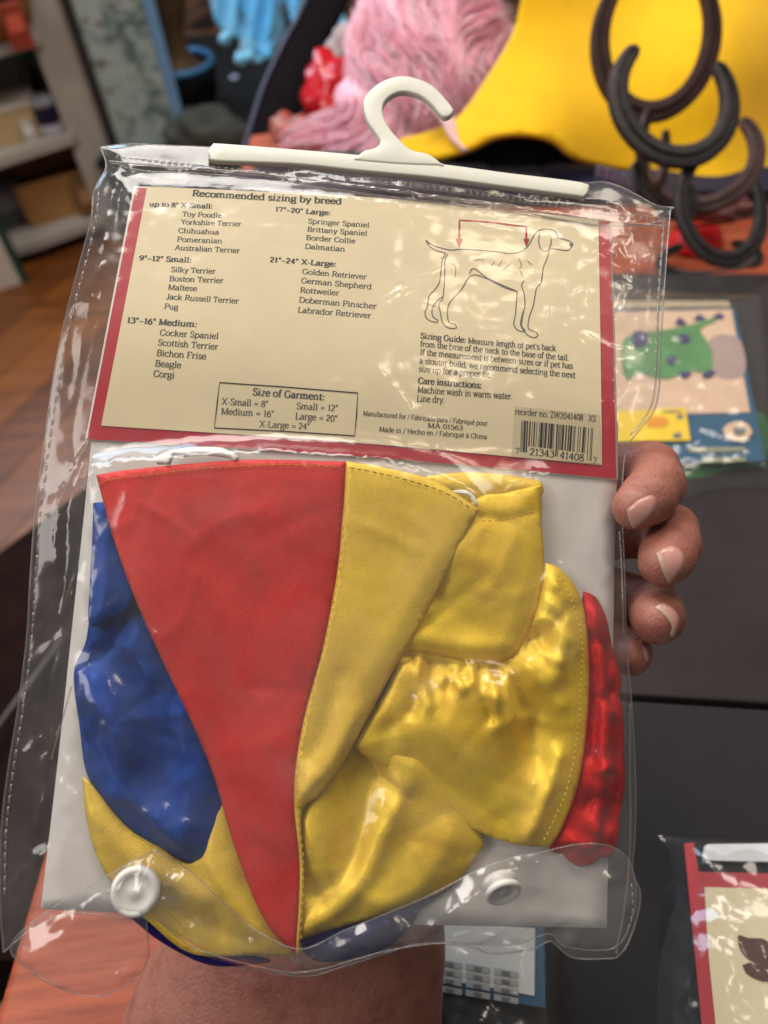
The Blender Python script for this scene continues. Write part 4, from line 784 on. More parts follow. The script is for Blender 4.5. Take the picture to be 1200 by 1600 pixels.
# ------------------------------------------------------------------ floor, table and mats
floor = tag(obj('floor', [(-4, -1, -0.752), (4, -1, -0.752), (4, 6, -0.752), (-4, 6, -0.752)], [(0, 1, 2, 3)], plain('floor_gap', (40, 22, 12), 0.7), smooth=False, origin=(0, 0, -0.752)), kind='structure')
fw = [wood('floor_wood_%s' % k, a, b, 0.4, 2.5, rad(62), 0.1) for k, a, b in (('brown', (96, 52, 20), (158, 92, 38)), ('amber', (106, 58, 20), (172, 100, 42)), ('umber', (80, 42, 16), (138, 78, 32)))]
fd = np.array([math.cos(rad(62)), math.sin(rad(62)), 0]); fn = np.array([-fd[1], fd[0], 0])
for i in range(-2, 22):
    for j in range(2):
        s0 = -0.6 + j * 1.9 + 0.5 * ((i * 7) % 3 - 1) * 0.6; c0 = np.array([-0.25, 0.4, 0]) + fn * (i * 0.125)
        P = [c0 + fd * s0, c0 + fd * (s0 + 1.895), c0 + fd * (s0 + 1.895) + fn * 0.122, c0 + fd * s0 + fn * 0.122]
        v = [p + [0, 0, z] for z in (-0.752, -0.746) for p in P]
        obj('plank', v, [(4, 5, 6, 7), (0, 1, 5, 4), (1, 2, 6, 5), (2, 3, 7, 6), (3, 0, 4, 7)], fw[(i * 5 + j * 3) % 3], floor, smooth=False)
tw = wood('red_oak', (130, 50, 26), (188, 90, 52), 0.45, 7.0, rad(6), 0.05)
table = thing('table', 'orange-red wooden table carrying the black mats and costume packets', 'table', (0.2, 0.4, -0.75))
TL = [(-0.245, -0.2), (-0.185, 0.36), (-0.12, 1.02), (0.95, 1.02), (0.95, -0.2)]
def slab(poly, z0, z1): n = len(poly); return [(x, y, z) for z in (z0, z1) for x, y in poly], [tuple(range(n)), tuple(range(2 * n - 1, n - 1, -1))] + [(i + n, (i + 1) % n + n, (i + 1) % n, i) for i in range(n)]
v, f = slab(TL[::-1], -0.032, 0.0); tt = obj('tabletop', v, f, tw, table, smooth=False)
md = tt.modifiers.new('edge', 'BEVEL'); md.width = 0.004; md.segments = 2
for x, y in ((-0.12, -0.1), (0.0, 0.94), (0.88, 0.94), (0.88, -0.1)): MB().box((x, y, -0.391), (0.06, 0.06, 0.716)).build('leg', tw, table, smooth=False)
mat_m = plain('black_felt', (56, 49, 49), 0.9, 0.15, 0.22, 14, 0.4, 1500, sheen=0.15); mat_n = plain('black_felt_smooth', (44, 41, 43), 0.85, 0.2, 0.22, 14, 0.35, 1500, sheen=0.12)
ma = rad(-10.6); ME = np.array([math.cos(ma), math.sin(ma)]); MN = np.array([-ME[1], ME[0]]); M0 = np.array([0.139, 0.191])
def mat_board(lo, hi, m, label):
    q = [M0 + ME * a + MN * b for a, b in ((-0.20, lo), (0.50, lo), (0.50, hi), (-0.20, hi))]; v, f = slab([tuple(p) for p in q], 0.0005, 0.016)
    o = obj('display_mat', v, f, m, None, smooth=False); md = o.modifiers.new('edge', 'BEVEL'); md.width = 0.0015; md.segments = 2
    return tag(o, label, 'mat', 'black display mats on the table')
mat_board(0.002, 0.430, mat_m, 'black display mat carrying the green dragon costume packet')
mat_board(-0.42, -0.002, mat_n, 'black display mat carrying the red bordered packet and the blue bordered packet')
MZ = 0.016

# ------------------------------------------------------------------ helpers for flat packets lying on a mat
def zpoly(px, z): return np.array([on_z(p[0], p[1], z)[:2] for p in px])
def flat_z(name, px, z, mat, parent, closed=True, ostep=10, smooth_out=True, solid=0.0):
    P = zpoly(crom(px, True, ostep) if smooth_out else px, z); V, F = fill(P, 0.02)
    return obj(name, np.c_[V, np.full(len(V), z)], F, mat, parent, smooth=False, solid=solid)
def bulge_z(name, px, z, mat, parent, height, w=0.012, rough=0.0015, step=0.004, seed=1, freq=60):
    P = zpoly(crom(px, True, 12), z); V, F = fill(P, step); d = dist_poly(V, P)
    hh = z + height * (1 - np.exp(-d / w)) + rough * np.abs(vnoise(V, freq, seed)) * (1 - np.exp(-d / 0.004)) + rough * 0.5 * vnoise(V, freq * 2.7, seed + 1) * (1 - np.exp(-d / 0.004))
    return obj(name, np.c_[V, hh], F, mat, parent)
far_film = film('far_vinyl', haze=0.03, rough=0.14, gain=1.3, bump1=0.15, clouds=False)
C_cream = plain('photo_cream', (222, 186, 156), 0.5, 0.4, 0.05, 20); C_blue = plain('teal_print', (28, 84, 116), 0.45, 0.4, 0.05, 30); C_green = plain('green_print', (88, 140, 84), 0.5, 0.4, 0.18, 40)
C_purp = plain('violet_print', (62, 56, 104), 0.5, 0.4, 0.1, 60); C_yell = plain('price_sticker', (246, 206, 44), 0.5, 0.3, 0.04, 60); C_oran = plain('orange_print', (232, 150, 40), 0.5, 0.3, 0.05, 60)
C_mauve = plain('mauve_print', (176, 150, 142), 0.5, 0.3, 0.05, 40); C_white = plain('white_print', (226, 222, 214), 0.5, 0.3, 0.04, 30); C_grey = plain('grey_print', (120, 116, 112), 0.6, 0.3, 0.1, 100)
blk = plain('black_cloth', (20, 22, 26), 0.75, 0.3, 0.2, 50, 0.5, 300, sheen=0.2); brown_pr = plain('brown_print', (92, 58, 52), 0.5, 0.3, 0.2, 60); C_gcloth = plain('green_cloth', (60, 110, 66), 0.6, 0.3, 0.15, 60, 0.4, 300)

def cx(s, ox, oy, k): return [(ox + float(a.split(',')[0]) / k, oy + float(a.split(',')[1]) / k) for a in s.split()]
dr = thing('costume_packet', 'costume packet with a green dragon picture and yellow price sticker on the black mat', 'packet', tuple(on_z(1080, 760, MZ)), 'costume packets lying on the mats')
z = MZ + 0.008
bulge_z('folded_costume', [(930, 640), (1180, 640), (1196, 722), (1150, 732), (1080, 748), (930, 764)], MZ, C_gcloth, dr, 0.006, 0.01, 0.002, seed=70)
cardp = flat_z('picture_card', [(925, 486, 1), (1149, 481, 1), (1196, 720, 1), (925, 728, 1)], z, C_blue, dr, solid=0.0006)
flat_z('photo_area', [(925, 488, 1), (1143, 483, 1), (1172, 644, 1), (925, 650, 1)], z + 0.0006, C_cream, cardp)
flat_z('mauve_patch', cx('720,340 940,330 985,600 760,610', 960, 460, 4.85), z + 0.0010, C_mauve, cardp)
flat_z('dragon_body', cx('60,360 200,290 380,268 560,232 660,205 790,165 760,205 650,265 720,380 745,480 740,580 700,600 590,580 460,625 340,640 200,600 80,640', 960, 460, 4.85), z + 0.0014, C_green, cardp)
for s in ['455,225 490,170 550,225', '595,195 640,145 700,185', '740,175 790,135 835,160 810,185', '480,320 520,295 575,320 570,370 510,375', '395,480 430,455 470,480 440,545 400,520', '480,600 530,580 590,600 530,640', '660,610 720,570 770,585 740,625 680,635', '130,300 200,270 260,300 250,380 150,400']:
    flat_z('dragon_spike', cx(s, 960, 460, 4.85), z + 0.0018, C_purp, cardp)
flat_z('price_sticker', [(958, 643, 1), (1071, 637, 1), (1079, 688, 1), (960, 690, 1)], z + 0.0022, C_yell, cardp)
for s in ['240,960 270,930 400,935 410,975 380,1000 250,1000']: flat_z('sticker_print', cx(s, 960, 460, 4.85), z + 0.0026, C_oran, cardp)
for s in ['365,885 500,880 510,890 370,896', '470,910 520,905 522,940 476,945', '440,1060 500,1040 510,1085 450,1090']: flat_z('sticker_print', cx(s, 960, 460, 4.85), z + 0.0026, C_grey, cardp)
flat_z('badge', [(1129, 672), (1140, 661), (1156, 658), (1170, 664), (1176, 675), (1168, 686), (1150, 689), (1136, 684)], z + 0.0022, C_cream, cardp)
flat_z('badge_print', [(1146, 668), (1158, 664), (1166, 672), (1160, 681), (1148, 680)], z + 0.0026, C_grey, cardp)
flat_z('hanger_strip', [(930, 470, 1), (1138, 470, 1), (1142, 479, 1), (930, 482, 1)], z, plain('tan_plastic', (190, 170, 140), 0.4), dr, solid=0.0015)
for k, yy in enumerate((700, 716)): flat_z('title_print', [(1075 + 20 * k, yy), (1165, yy - 1), (1166, yy + 4), (1078 + 20 * k, yy + 6)], z + 0.0010, plain('tan_print', (150, 150, 120), 0.5), cardp)
bulge_z('film', [(918, 464, 1), (1050, 462), (1192, 466, 1), (1198, 540), (1206, 650), (1218, 760, 1), (1120, 765), (1060, 782), (918, 786, 1)], MZ + 0.0008, far_film, dr, 0.0125, 0.008, 0.0022, 0.004, 72, 75)

rp = thing('costume_packet', 'costume packet with red bordered cream card and white hanger bar near the frame edge', 'packet', tuple(on_z(1200, 1600, MZ)), 'costume packets lying on the mats')
z = MZ + 0.0155
bulge_z('folded_costume', [(1034, 1395), (1060, 1380), (1100, 1390), (1320, 1400), (1330, 1750), (1040, 1750), (1030, 1560)], MZ, blk, rp, 0.008, 0.008, 0.004, 0.004, 75, 90)
cp = flat_z('red_bordered_card', [(1069, 1318, 1), (1084, 1316, 1), (1092, 1362, 1), (1330, 1368, 1), (1350, 1760, 1), (1112, 1760, 1), (1082, 1450)], z, lab_red, rp, solid=0.0006, ostep=20)
flat_z('cream_panel', [(1101, 1386, 1), (1330, 1392, 1), (1340, 1750, 1), (1134, 1750, 1), (1108, 1500)], z + 0.0006, lab_cream, cp, ostep=20)
for s in ['930,965 1000,985 1143,1010 1143,1210 1050,1165 975,1115 935,1040', '960,1180 1010,1160 1143,1230 1143,1300 1060,1280 985,1235']: flat_z('animal_print', cx(s, 950, 1250, 4.572), z + 0.0010, brown_pr, cp)
flat_z('hanger_bar', [(1101, 1322), (1106, 1319), (1330, 1320), (1330, 1345), (1106, 1344), (1100, 1338)], z + 0.002, plain('white_plastic', (226, 228, 228), 0.35), rp, solid=0.002)
flat_z('header', [(1096, 1346, 1), (1330, 1350, 1), (1330, 1364, 1), (1094, 1361, 1)], z - 0.001, blk, rp)
bulge_z('film', [(1028, 1305, 1), (1110, 1311), (1340, 1314, 1), (1350, 1770, 1), (1046, 1770, 1), (1026, 1560), (1050, 1365)], MZ + 0.0008, far_film, rp, 0.0215, 0.008, 0.0026, 0.004, 77, 80)

bp_ = thing('costume_packet', 'costume packet with blue bordered white size chart showing below the held bag', 'packet', tuple(on_z(770, 1590, MZ)), 'costume packets lying on the mats')
z = MZ + 0.008
bulge_z('folded_costume', [(560, 1545), (700, 1540), (800, 1565), (806, 1620), (800, 1800), (560, 1800)], MZ, blk, bp_, 0.014, 0.012, 0.005, 0.004, 79, 110)
cp = flat_z('blue_bordered_card', [(560, 1424, 1), (850, 1444, 1), (852, 1575, 1), (560, 1525, 1)], z, C_blue, bp_, solid=0.0006)
flat_z('white_panel', [(560, 1432, 1), (836, 1450, 1), (835, 1556, 1), (560, 1506, 1)], z + 0.0006, C_white, cp)
for i in range(5):
    for j in range(4):
        x0 = 640 + 44 * j; y0 = 1478 + 13.5 * i + 7.0 * j
        if i in (0,): continue
        flat_z('chart_cell', [(x0, y0, 1), (x0 + 38, y0 + 6.5, 1), (x0 + 37.5, y0 + 16, 1), (x0 - .5, y0 + 9.5, 1)], z + 0.0010, plain('pale_grey_print', (176, 174, 170), 0.5), cp, ostep=60)
        if j >= 1: flat_z('chart_figure', [(x0 + 12, y0 + 4, 1), (x0 + 25, y0 + 6.4, 1), (x0 + 24.6, y0 + 12, 1), (x0 + 11.6, y0 + 9.6, 1)], z + 0.0014, C_grey, cp, ostep=60)
bulge_z('film', [(540, 1412, 1), (868, 1436, 1), (872, 1520), (880, 1800, 1), (540, 1800, 1)], MZ + 0.0008, far_film, bp_, 0.019, 0.006, 0.003, 0.004, 81, 80)

# ------------------------------------------------------------------ horseshoe sculpture
iron = plain('dark_iron', (58, 54, 56), 0.5, 0.5, 0.3, 90, 0.5, 260, metallic=0.55); iron_r = plain('rusty_iron', (66, 46, 44), 0.55, 0.4, 0.3, 90, 0.5, 260, metallic=0.4)
scul = thing('horseshoe_sculpture', 'sculpture of welded iron horseshoes standing in front of the yellow felt', 'sculpture', tuple(on_z(1110, 425, 0)))
def horseshoe(px, py, dep, wpx, hpx, roll, yaw=0.0, tilt=0.0, mat=iron, span=138, band=0.30):
    c = at(px, py, dep); s = dep / FPX; a0, b0 = wpx * s / 2, hpx * s / 2; bw = a0 * band
    R = Matrix.Rotation(rad(roll), 3, 'Z') @ Matrix.Rotation(rad(yaw), 3, 'Y') @ Matrix.Rotation(rad(tilt), 3, 'X'); v = []; f = []; n = 44; th = bw * 0.36
    for i in range(n + 1):
        t = rad(-span + 2 * span * i / n); k = 1 - 0.35 * abs(i / n * 2 - 1) ** 3; e = min(1, 0.45 + min(i, n - i) / 2.0); w = bw * k * e
        cxp = np.array([(a0 - bw / 2) * math.sin(t), -(b0 - bw / 2) * math.cos(t)]); nn = np.array([math.sin(t), -math.cos(t)])
        for o_, zz in ((-.5, -.5), (-.5, .38), (-.36, .5), (-.06, .5), (-.02, .16), (.14, .16), (.18, .5), (.38, .5), (.5, .38), (.5, -.5)):
            p = cxp + nn * o_ * w; q = R @ Vector((p[0], p[1], zz * th)); v.append(c + RT * q[0] + UP * q[1] - FW * q[2])
    m_ = 10
    for i in range(n):
        for k in range(m_): f.append((i * m_ + k, i * m_ + (k + 1) % m_, (i + 1) * m_ + (k + 1) % m_, (i + 1) * m_ + k))
    f += [tuple(range(m_))[::-1], tuple(n * m_ + k for k in range(m_))]
    o = obj('horseshoe', v, f, mat, scul); o.data.set_sharp_from_angle(angle=rad(40)); return o
horseshoe(1025, 58, 0.705, 206, 250, -4, 0, 10, iron_r, 138, 0.31)
horseshoe(1054, 152, 0.665, 222, 230, -6, 8, -6, iron, 135, 0.31)
horseshoe(1022, 235, 0.715, 120, 150, -8, 50, 0, iron_r, 138, 0.42)
horseshoe(1040, 292, 0.690, 150, 120, -2, 30, -20, iron, 130, 0.36)
horseshoe(1092, 245, 0.730, 195, 190, 10, -12, -10, iron_r, 122, 0.28)
horseshoe(1128, 322, 0.670, 170, 205, -14, 12, -12, iron, 132, 0.30)
horseshoe(1108, 405, 0.733, 170, 75, 4, 0, -4, iron, 150, 0.22)

# ------------------------------------------------------------------ costumes heaped at the back of the table
def sheet(name, px, depth, mat, parent=None, thick=0.004, step=9, ostep=10, origin=None):
    """A stiff piece of cloth: its outline, with depth (metres from the camera) as a function of photo pixels."""
    P = crom(px, True, ostep); V, F = fill(P, step); D = depth(V); W = np.array([at(x, y, d_) for (x, y), d_ in zip(V, D)])
    return obj(name, W, [f[::-1] for f in F], mat, parent, solid=thick, origin=origin)
felt = plain('yellow_felt', (240, 186, 6), 0.85, 0.2, 0.06, 25, 0.4, 1200, sheen=0.2)
def yd(V): x, y = V[:, 0], V[:, 1]; return 0.845 + 0.00022 * np.abs(300 - y) * 0.4 - 0.03 * np.sin((x - 640) / 250) + 0.012 * np.sin(y / 55 + x / 120) + 0.014 * np.sin(x / 48)
ye = sheet('yellow_felt_costume', [(820, -40, 1), (802, 48), (752, 133), (712, 185), (660, 208), (626, 216), (622, 226), (650, 244), (685, 246), (738, 230), (768, 214), (815, 208), (865, 219), (900, 246), (960, 263), (1035, 274), (1100, 287), (1200, 300), (1300, 310, 1), (1300, -60, 1)], yd, felt, None, 0.006)
tag(ye, 'bright yellow felt costume spread out behind the horseshoes', 'costume')
def lump(name, px, py, dep, rx, ry, rz, mat, label, cat, seed=1, amp=0.12, freq=3.0, n=36, parent=None, roll=0.0):
    c = at(px, py, dep); s = dep / FPX; m_ = n // 2; f = []
    a, b = np.meshgrid(np.pi * np.arange(m_ + 1) / m_, 2 * np.pi * np.arange(n) / n, indexing='ij'); a, b = a.ravel(), b.ravel()
    d_ = np.stack([np.sin(a) * np.cos(b), np.cos(a), np.sin(a) * np.sin(b)], 1); q = np.stack([d_[:, 0] * freq + d_[:, 2] * 1.7, d_[:, 1] * freq + d_[:, 2] * 2.1], 1)
    r = 1 + amp * vnoise(q, 1.0, seed) + amp * 0.6 * vnoise(q, 2.3, seed + 3); x, y = d_[:, 0] * rx * r, d_[:, 1] * ry * r; x, y = x * math.cos(roll) - y * math.sin(roll), x * math.sin(roll) + y * math.cos(roll)
    v = c + (x * s)[:, None] * RT + (y * s)[:, None] * UP - (d_[:, 2] * rz * r * s)[:, None] * FW
    for i in range(m_):
        for k in range(n): f.append((i * n + k, (i + 1) * n + k, (i + 1) * n + (k + 1) % n, i * n + (k + 1) % n))
    o = obj(name, v, f, mat, parent)
    if label: tag(o, label, cat)
    return o
lump('black_costume', 800, 262, 0.90, 130, 42, 60, plain('black_velvet', (10, 10, 13), 0.85, 0.2, 0.2, 40, 0.3, 200, sheen=0.1), 'black cloth costume bunched under the yellow felt', 'costume', 91, 0.2)
lump('dark_violet_costume', 640, 312, 0.88, 330, 62, 70, plain('dark_violet_cloth', (38, 30, 46), 0.7, 0.3, 0.3, 40, 0.4, 150, sheen=0.2), 'dark violet cloth costume lying just behind the hanger bar', 'costume', 95, 0.25)
nv = thing('navy_box', 'navy blue box with small white lettering below the yellow felt', 'box', tuple(on_z(1000, 320, 0)))
nvm = plain('navy_card', (18, 22, 52), 0.5, 0.4, 0.1, 60)
bc = at(1020, 300, 0.83); MB().box(bc - np.array([0, 0, 0.012]), (0.30, 0.05, 0.05), (np.array([0.985, -0.17, 0]), np.array([0.17, 0.985, 0]), np.array([0, 0, 1]))).build('box_body', nvm, nv, smooth=False)
for k in range(6):
    p = at(936 + 12 * k, 268 + 3.2 * k, 0.795); MB().box(p, (0.006, 0.0012, 0.010), (np.array([0.985, -0.17, 0]), np.array([0.17, 0.985, 0]), np.array([0, 0, 1]))).build('letter_mark', plain('pale_letter', (150, 156, 190), 0.5), nv, smooth=False)
rb = thing('red_pouch', 'small bright red fabric pouch lying inside the lowest horseshoe', 'pouch', tuple(on_z(1092, 372, 0)))
P = zpoly(crom([(1050, 352), (1075, 346), (1110, 348), (1134, 356), (1128, 374), (1105, 388), (1070, 384), (1050, 374)], True, 8), 0.012); V, F = fill(P, 0.004); d = dist_poly(V, P)
obj('pouch_body', np.c_[V, 0.002 + 0.022 * (1 - np.exp(-d / 0.009)) + 0.002 * vnoise(V, 60, 5)], F, plain('red_fabric', (226, 14, 22), 0.45, 0.4, 0.08, 60, 0.3, 300), rb)
MB().box(on_z(1092, 352, 0.026), (0.05, 0.004, 0.002)).build('pouch_seam', plain('dark_red_fabric', (150, 8, 14), 0.5), rb)
dk = lump('mauve_wrapped_costume', 1110, 336, 0.80, 78, 26, 30, plain('mauve_cloth', (120, 78, 76), 0.5, 0.4, 0.3, 60, 0.5, 150), 'mauve costume in clear wrap between the horseshoes and the yellow felt', 'costume', 99, 0.3)

# pink wig
wig = thing('pink_wig', 'pale pink wig of long wavy hair lying beside the yellow felt', 'wig', tuple(at(660, 240, 0.95)))
pinks = [plain('pink_hair', (252, 180, 198), 0.42, 0.5, 0.15, 90, 0.3, 500, sheen=0.3), plain('pale_pink_hair', (254, 206, 218), 0.4, 0.5, 0.12, 90, 0.3, 500, sheen=0.3), plain('rose_hair', (248, 158, 180), 0.45, 0.5, 0.15, 90, 0.3, 500, sheen=0.3)]
o_ = lump('wig_cap', 672, 85, 0.97, 132, 142, 70, pinks[0], None, None, 101, 0.10, parent=wig)
lump('wig_cap', 590, 180, 0.95, 66, 80, 46, pinks[0], None, None, 103, 0.12, parent=wig, roll=-0.3)
rs = np.random.RandomState(3)
for mi in range(3):
    m = MB()
    for k in range(1000):
        while True:
            x = rs.uniform(525, 830); y = rs.uniform(-70, 235)
            if ((x - 676) / 140) ** 2 + ((y - 75) / 150) ** 2 < 1 or ((x - 585) / 70) ** 2 + ((y - 185) / 72) ** 2 < 1: break
        ph = rs.uniform(0, 6.3); pts = []; n = 9; L = rs.uniform(50, 120) / n; off = rs.uniform(-0.006, 0.010)
        for i in range(n):
            q_ = np.array([[x, y]]); ang = rad(112 + 75 * vnoise(q_, 0.011, 401)[0] + 25 * vnoise(q_, 0.03, 402)[0] + 12 * math.sin(i * 1.3 + ph))
            rr = min(1.0, ((x - 676) / 150) ** 2 + ((y - 75) / 160) ** 2); dome = 0.97 - 0.056 * math.sqrt(1 - rr) - 0.012
            if y > 150 and x < 650: dome = min(dome, 0.955 - 0.036 * math.sqrt(max(0, 1 - ((x - 588) / 76) ** 2)))
            if x > 812 - max(0, y) * 0.5: dome += 0.0; x = min(x, 826 - max(0, y) * 0.5)
            pts.append(at(x, y, dome - off)); x += L * math.cos(ang); y += L * math.sin(ang)
        m.tube(pts, [0.0011 * (1 - 0.6 * abs(2 * i / (n - 1) - 1)) for i in range(n)], 4)
    m.build('hair_strand', pinks[mi], wig)
m = MB()
for k in range(7):
    pts = [at(*p, 0.84 + 0.003 * k) for p in crom([(655 + 4 * k, 150), (690 + 3 * k, 185 + k), (706 + 2 * k, 215), (728 - k, 236 + k)], False, 8)]; m.tube(pts, 0.0026, 5)
m.build('loose_lock', pinks[1], wig)
lump('red_satin_costume', 518, 148, 0.99, 40, 62, 34, plain('shiny_red_satin', (190, 8, 26), 0.22, 0.6, 0.1, 60, 0.4, 90), 'crumpled shiny red satin costume beside the pink wig', 'costume', 105, 0.22)
lump('patterned_packet', 458, 212, 0.97, 36, 34, 18, plain('patterned_red_brown', (150, 72, 60), 0.35, 0.5, 0.6, 50, 0.5, 120), 'small crumpled red and brown packet below the shiny red satin', 'packet', 108, 0.3)
lump('grey_plush', 545, 85, 1.05, 36, 46, 30, plain('grey_plush', (168, 150, 150), 0.9, 0.2, 0.2, 60, 0.6, 260, sheen=0.3), 'grey plush costume tucked between the dark jacket and the pink wig', 'costume', 111, 0.25)
# dark jacket sleeve standing up behind
jk = thing('dark_jacket', 'dark plum jacket sleeve hanging in a long curve beside the blue tulle', 'jacket', tuple(at(410, 232, 1.15)))
dkm = plain('dark_plum_cloth', (20, 14, 18), 0.9, 0.1, 0.2, 40, 0.3, 300)
jd = lambda V: 1.16 - 0.03 * np.sin((V[:, 0] + V[:, 1] * 0.45 - 420) / 60)
sheet('sleeve', [(488, -30, 1), (560, -30, 1), (520, 50), (496, 110), (470, 170), (440, 240, 1), (384, 244, 1), (398, 190), (418, 130), (452, 60), (462, 34)], jd, dkm, jk, 0.03, 9, 10)
m = MB(); m.tube([at(x, y, 1.135) for x, y in crom([(486, -20), (462, 34), (448, 58), (414, 130), (394, 190), (380, 240)], False, 8)], 0.004, 8); m.build('piping', plain('slate_piping', (52, 58, 82), 0.5), jk)

# ------------------------------------------------------------------ far corner of the room: shelf, floral screen, clutter on a low trunk
B = on_z(215, 350, -0.746); Z = np.array([0, 0, 1.0])
e = np.array([-0.93, -0.37, 0]); e /= np.linalg.norm(e); mm = np.array([-e[1], e[0], 0]); mm = mm if mm[1] > 0 else -mm
AXS = (e, mm, Z)
shelf_m = plain('grey_painted_wood', (178, 172, 164), 0.6, 0.3, 0.08, 12, 0.1, 80); shelf_d = plain('shelf_back_paint', (150, 144, 136), 0.7, 0.3, 0.08, 12)
sh = thing('shelf_unit', 'grey painted open shelf unit standing on the wooden floor', 'shelf', tuple(B))
MB().box(B + e * 0.01 + mm * 0.13 + Z * 0.55, (0.02, 0.26, 1.10), AXS).build('side_panel', shelf_m, sh, smooth=False)
MB().box(B + e * 0.055 + mm * -0.004 + Z * 0.55, (0.095, 0.02, 1.10), AXS).build('face_stile', shelf_m, sh, smooth=False)
MB().box(B + e * 0.40 + mm * 0.265 + Z * 0.55, (0.80, 0.01, 1.10), AXS).build('back_panel', shelf_d, sh, smooth=False)
for hz in (0.05, 0.29, 0.53, 0.78):
    poly = [(0.022, 0.25), (0.022, 0.02), (0.10, -0.03), (0.30, -0.055), (0.78, -0.06), (0.78, 0.25)]; vv = [B + e * a + mm * b + Z * (hz + q) for q in (-0.012, 0.012) for a, b in poly]; n = 6
    o = obj('shelf', vv, [tuple(range(n)), tuple(range(2 * n - 1, n - 1, -1))] + [(i + n, (i + 1) % n + n, (i + 1) % n, i) for i in range(n)], shelf_m, sh, smooth=False); o.data.flip_normals() if False else None
def on_shelf(px, py, hz): return on_z(px, py, B[2] + hz + 0.013)
tan = plain('cardboard', (176, 132, 82), 0.7, 0.2, 0.12, 30, 0.2, 200); pale = plain('pale_cardboard', (198, 170, 124), 0.7, 0.2, 0.12, 30)
c = on_shelf(18, 226, 0.29); bk = thing('wooden_box', 'tan wooden box with pale lid on the middle shelf', 'box', tuple(c)); MB().box(c + mm * 0.06 + Z * 0.04, (0.20, 0.12, 0.08), AXS).build('box_body', pale, bk, smooth=False); MB().box(c + mm * 0.06 + Z * 0.085, (0.206, 0.126, 0.012), AXS).build('lid', plain('pale_lid', (206, 196, 184), 0.6), bk, smooth=False)
c = on_shelf(84, 206, 0.29); cn = thing('small_can', 'small navy and white can beside the wooden box on the shelf', 'can', tuple(c))
MB().lathe(c, [(0, 0), (0.032, 0), (0.034, 0.004), (0.034, 0.03)], 24).build('can_base', plain('white_tin', (200, 200, 214), 0.35), cn); MB().lathe(c, [(0.0345, 0.03), (0.0345, 0.075)], 24).build('label_band', plain('navy_tin', (26, 28, 60), 0.35), cn); MB().lathe(c, [(0.034, 0.075), (0.034, 0.088), (0.030, 0.092), (0, 0.092)], 24).build('lid', plain('grey_tin', (150, 150, 160), 0.3), cn)
c = on_shelf(72, 180, 0.29) ; bt = thing('bottle', 'dark bottle with a green cap on the middle shelf', 'bottle', tuple(c))
MB().lathe(c + mm * 0.05, [(0, 0), (0.022, 0), (0.024, 0.01), (0.024, 0.09), (0.010, 0.115), (0.010, 0.135)], 24).build('bottle_body', plain('dark_glass', (44, 38, 34), 0.2), bt); MB().lathe(c + mm * 0.05, [(0.013, 0.132), (0.015, 0.14), (0.015, 0.165), (0, 0.168)], 20).build('cap', plain('green_cap', (10, 128, 92), 0.4), bt)
c = on_shelf(8, 66, 0.53); bs = thing('round_basket', 'round tan basket with dark rim on the upper shelf', 'basket', tuple(c))
MB().lathe(c + mm * 0.06, [(0, 0), (0.06, 0.0), (0.092, 0.03), (0.10, 0.07), (0.095, 0.11), (0.07, 0.135), (0, 0.14)], 30).build('basket_body', plain('wicker', (170, 118, 72), 0.7, 0.2, 0.4, 60, 0.6, 120), bs); m = MB(); m.tube([c + mm * 0.06 + Z * 0.1 + 0.102 * (e * math.cos(a) + mm * math.sin(a)) for a in np.linspace(0, 6.283, 30)], 0.010, 8, cap=False); m.build('rim', plain('dark_wicker', (52, 34, 24), 0.7), bs)
c = on_shelf(104, 342, 0.05); cb = thing('cardboard_box', 'open cardboard box on the lowest shelf', 'box', tuple(c)); m = MB()
for s_, (w_, d_) in (((0, -0.07), (0.20, 0.006)), ((0, 0.07), (0.20, 0.006))): m.box(c + mm * (0.08 + s_[1]) + Z * 0.06, (w_, d_, 0.12), AXS)
for a in (-0.1, 0.1): m.box(c + e * a + mm * 0.08 + Z * 0.06, (0.006, 0.146, 0.118), AXS)
m.build('box_wall', tan, cb, smooth=False); MB().box(c + mm * 0.08 + Z * 0.055, (0.19, 0.13, 0.05), AXS).build('box_contents', plain('dark_brown_stuff', (62, 44, 32), 0.8, 0.2, 0.4, 60), cb, smooth=False); MB().box(c + mm * 0.16 + Z * 0.125 + e * 0.02, (0.19, 0.006, 0.06), AXS).build('box_flap', tan, cb, smooth=False)
for (px_, py_, hz, sz, nm, col, lb) in [(40, 78, 0.53, (0.05, 0.05, 0.09), 'tin', (150, 60, 44), 'small red tin beside the round basket on the upper shelf'), (52, 222, 0.29, (0.03, 0.05, 0.05), 'card_box', (206, 200, 190), 'small white carton in front of the wooden box on the shelf'), (150, 336, 0.05, (0.07, 0.06, 0.10), 'parcel', (120, 88, 58), 'brown paper parcel next to the open cardboard box'), (30, 352, 0.05, (0.10, 0.06, 0.12), 'book_bundle', (92, 96, 104), 'grey bundle of papers beside the open cardboard box')]:
    c = on_shelf(px_, py_, hz); tg = thing(nm, lb, 'box' if nm != 'tin' else 'tin', tuple(c)); MB().box(c + mm * 0.03 + Z * sz[2] / 2, sz, AXS).build('body', plain(nm + '_paper', col, 0.6, 0.3, 0.2, 40), tg, smooth=False); MB().box(c + mm * 0.03 + Z * sz[2] * 0.6 - mm * (sz[1] / 2 + 0.001), (sz[0] * 0.7, 0.002, sz[2] * 0.4), AXS).build('label_patch', plain(nm + '_label', tuple(min(255, int(v_ * 1.3 + 20)) for v_ in col), 0.6), tg, smooth=False)
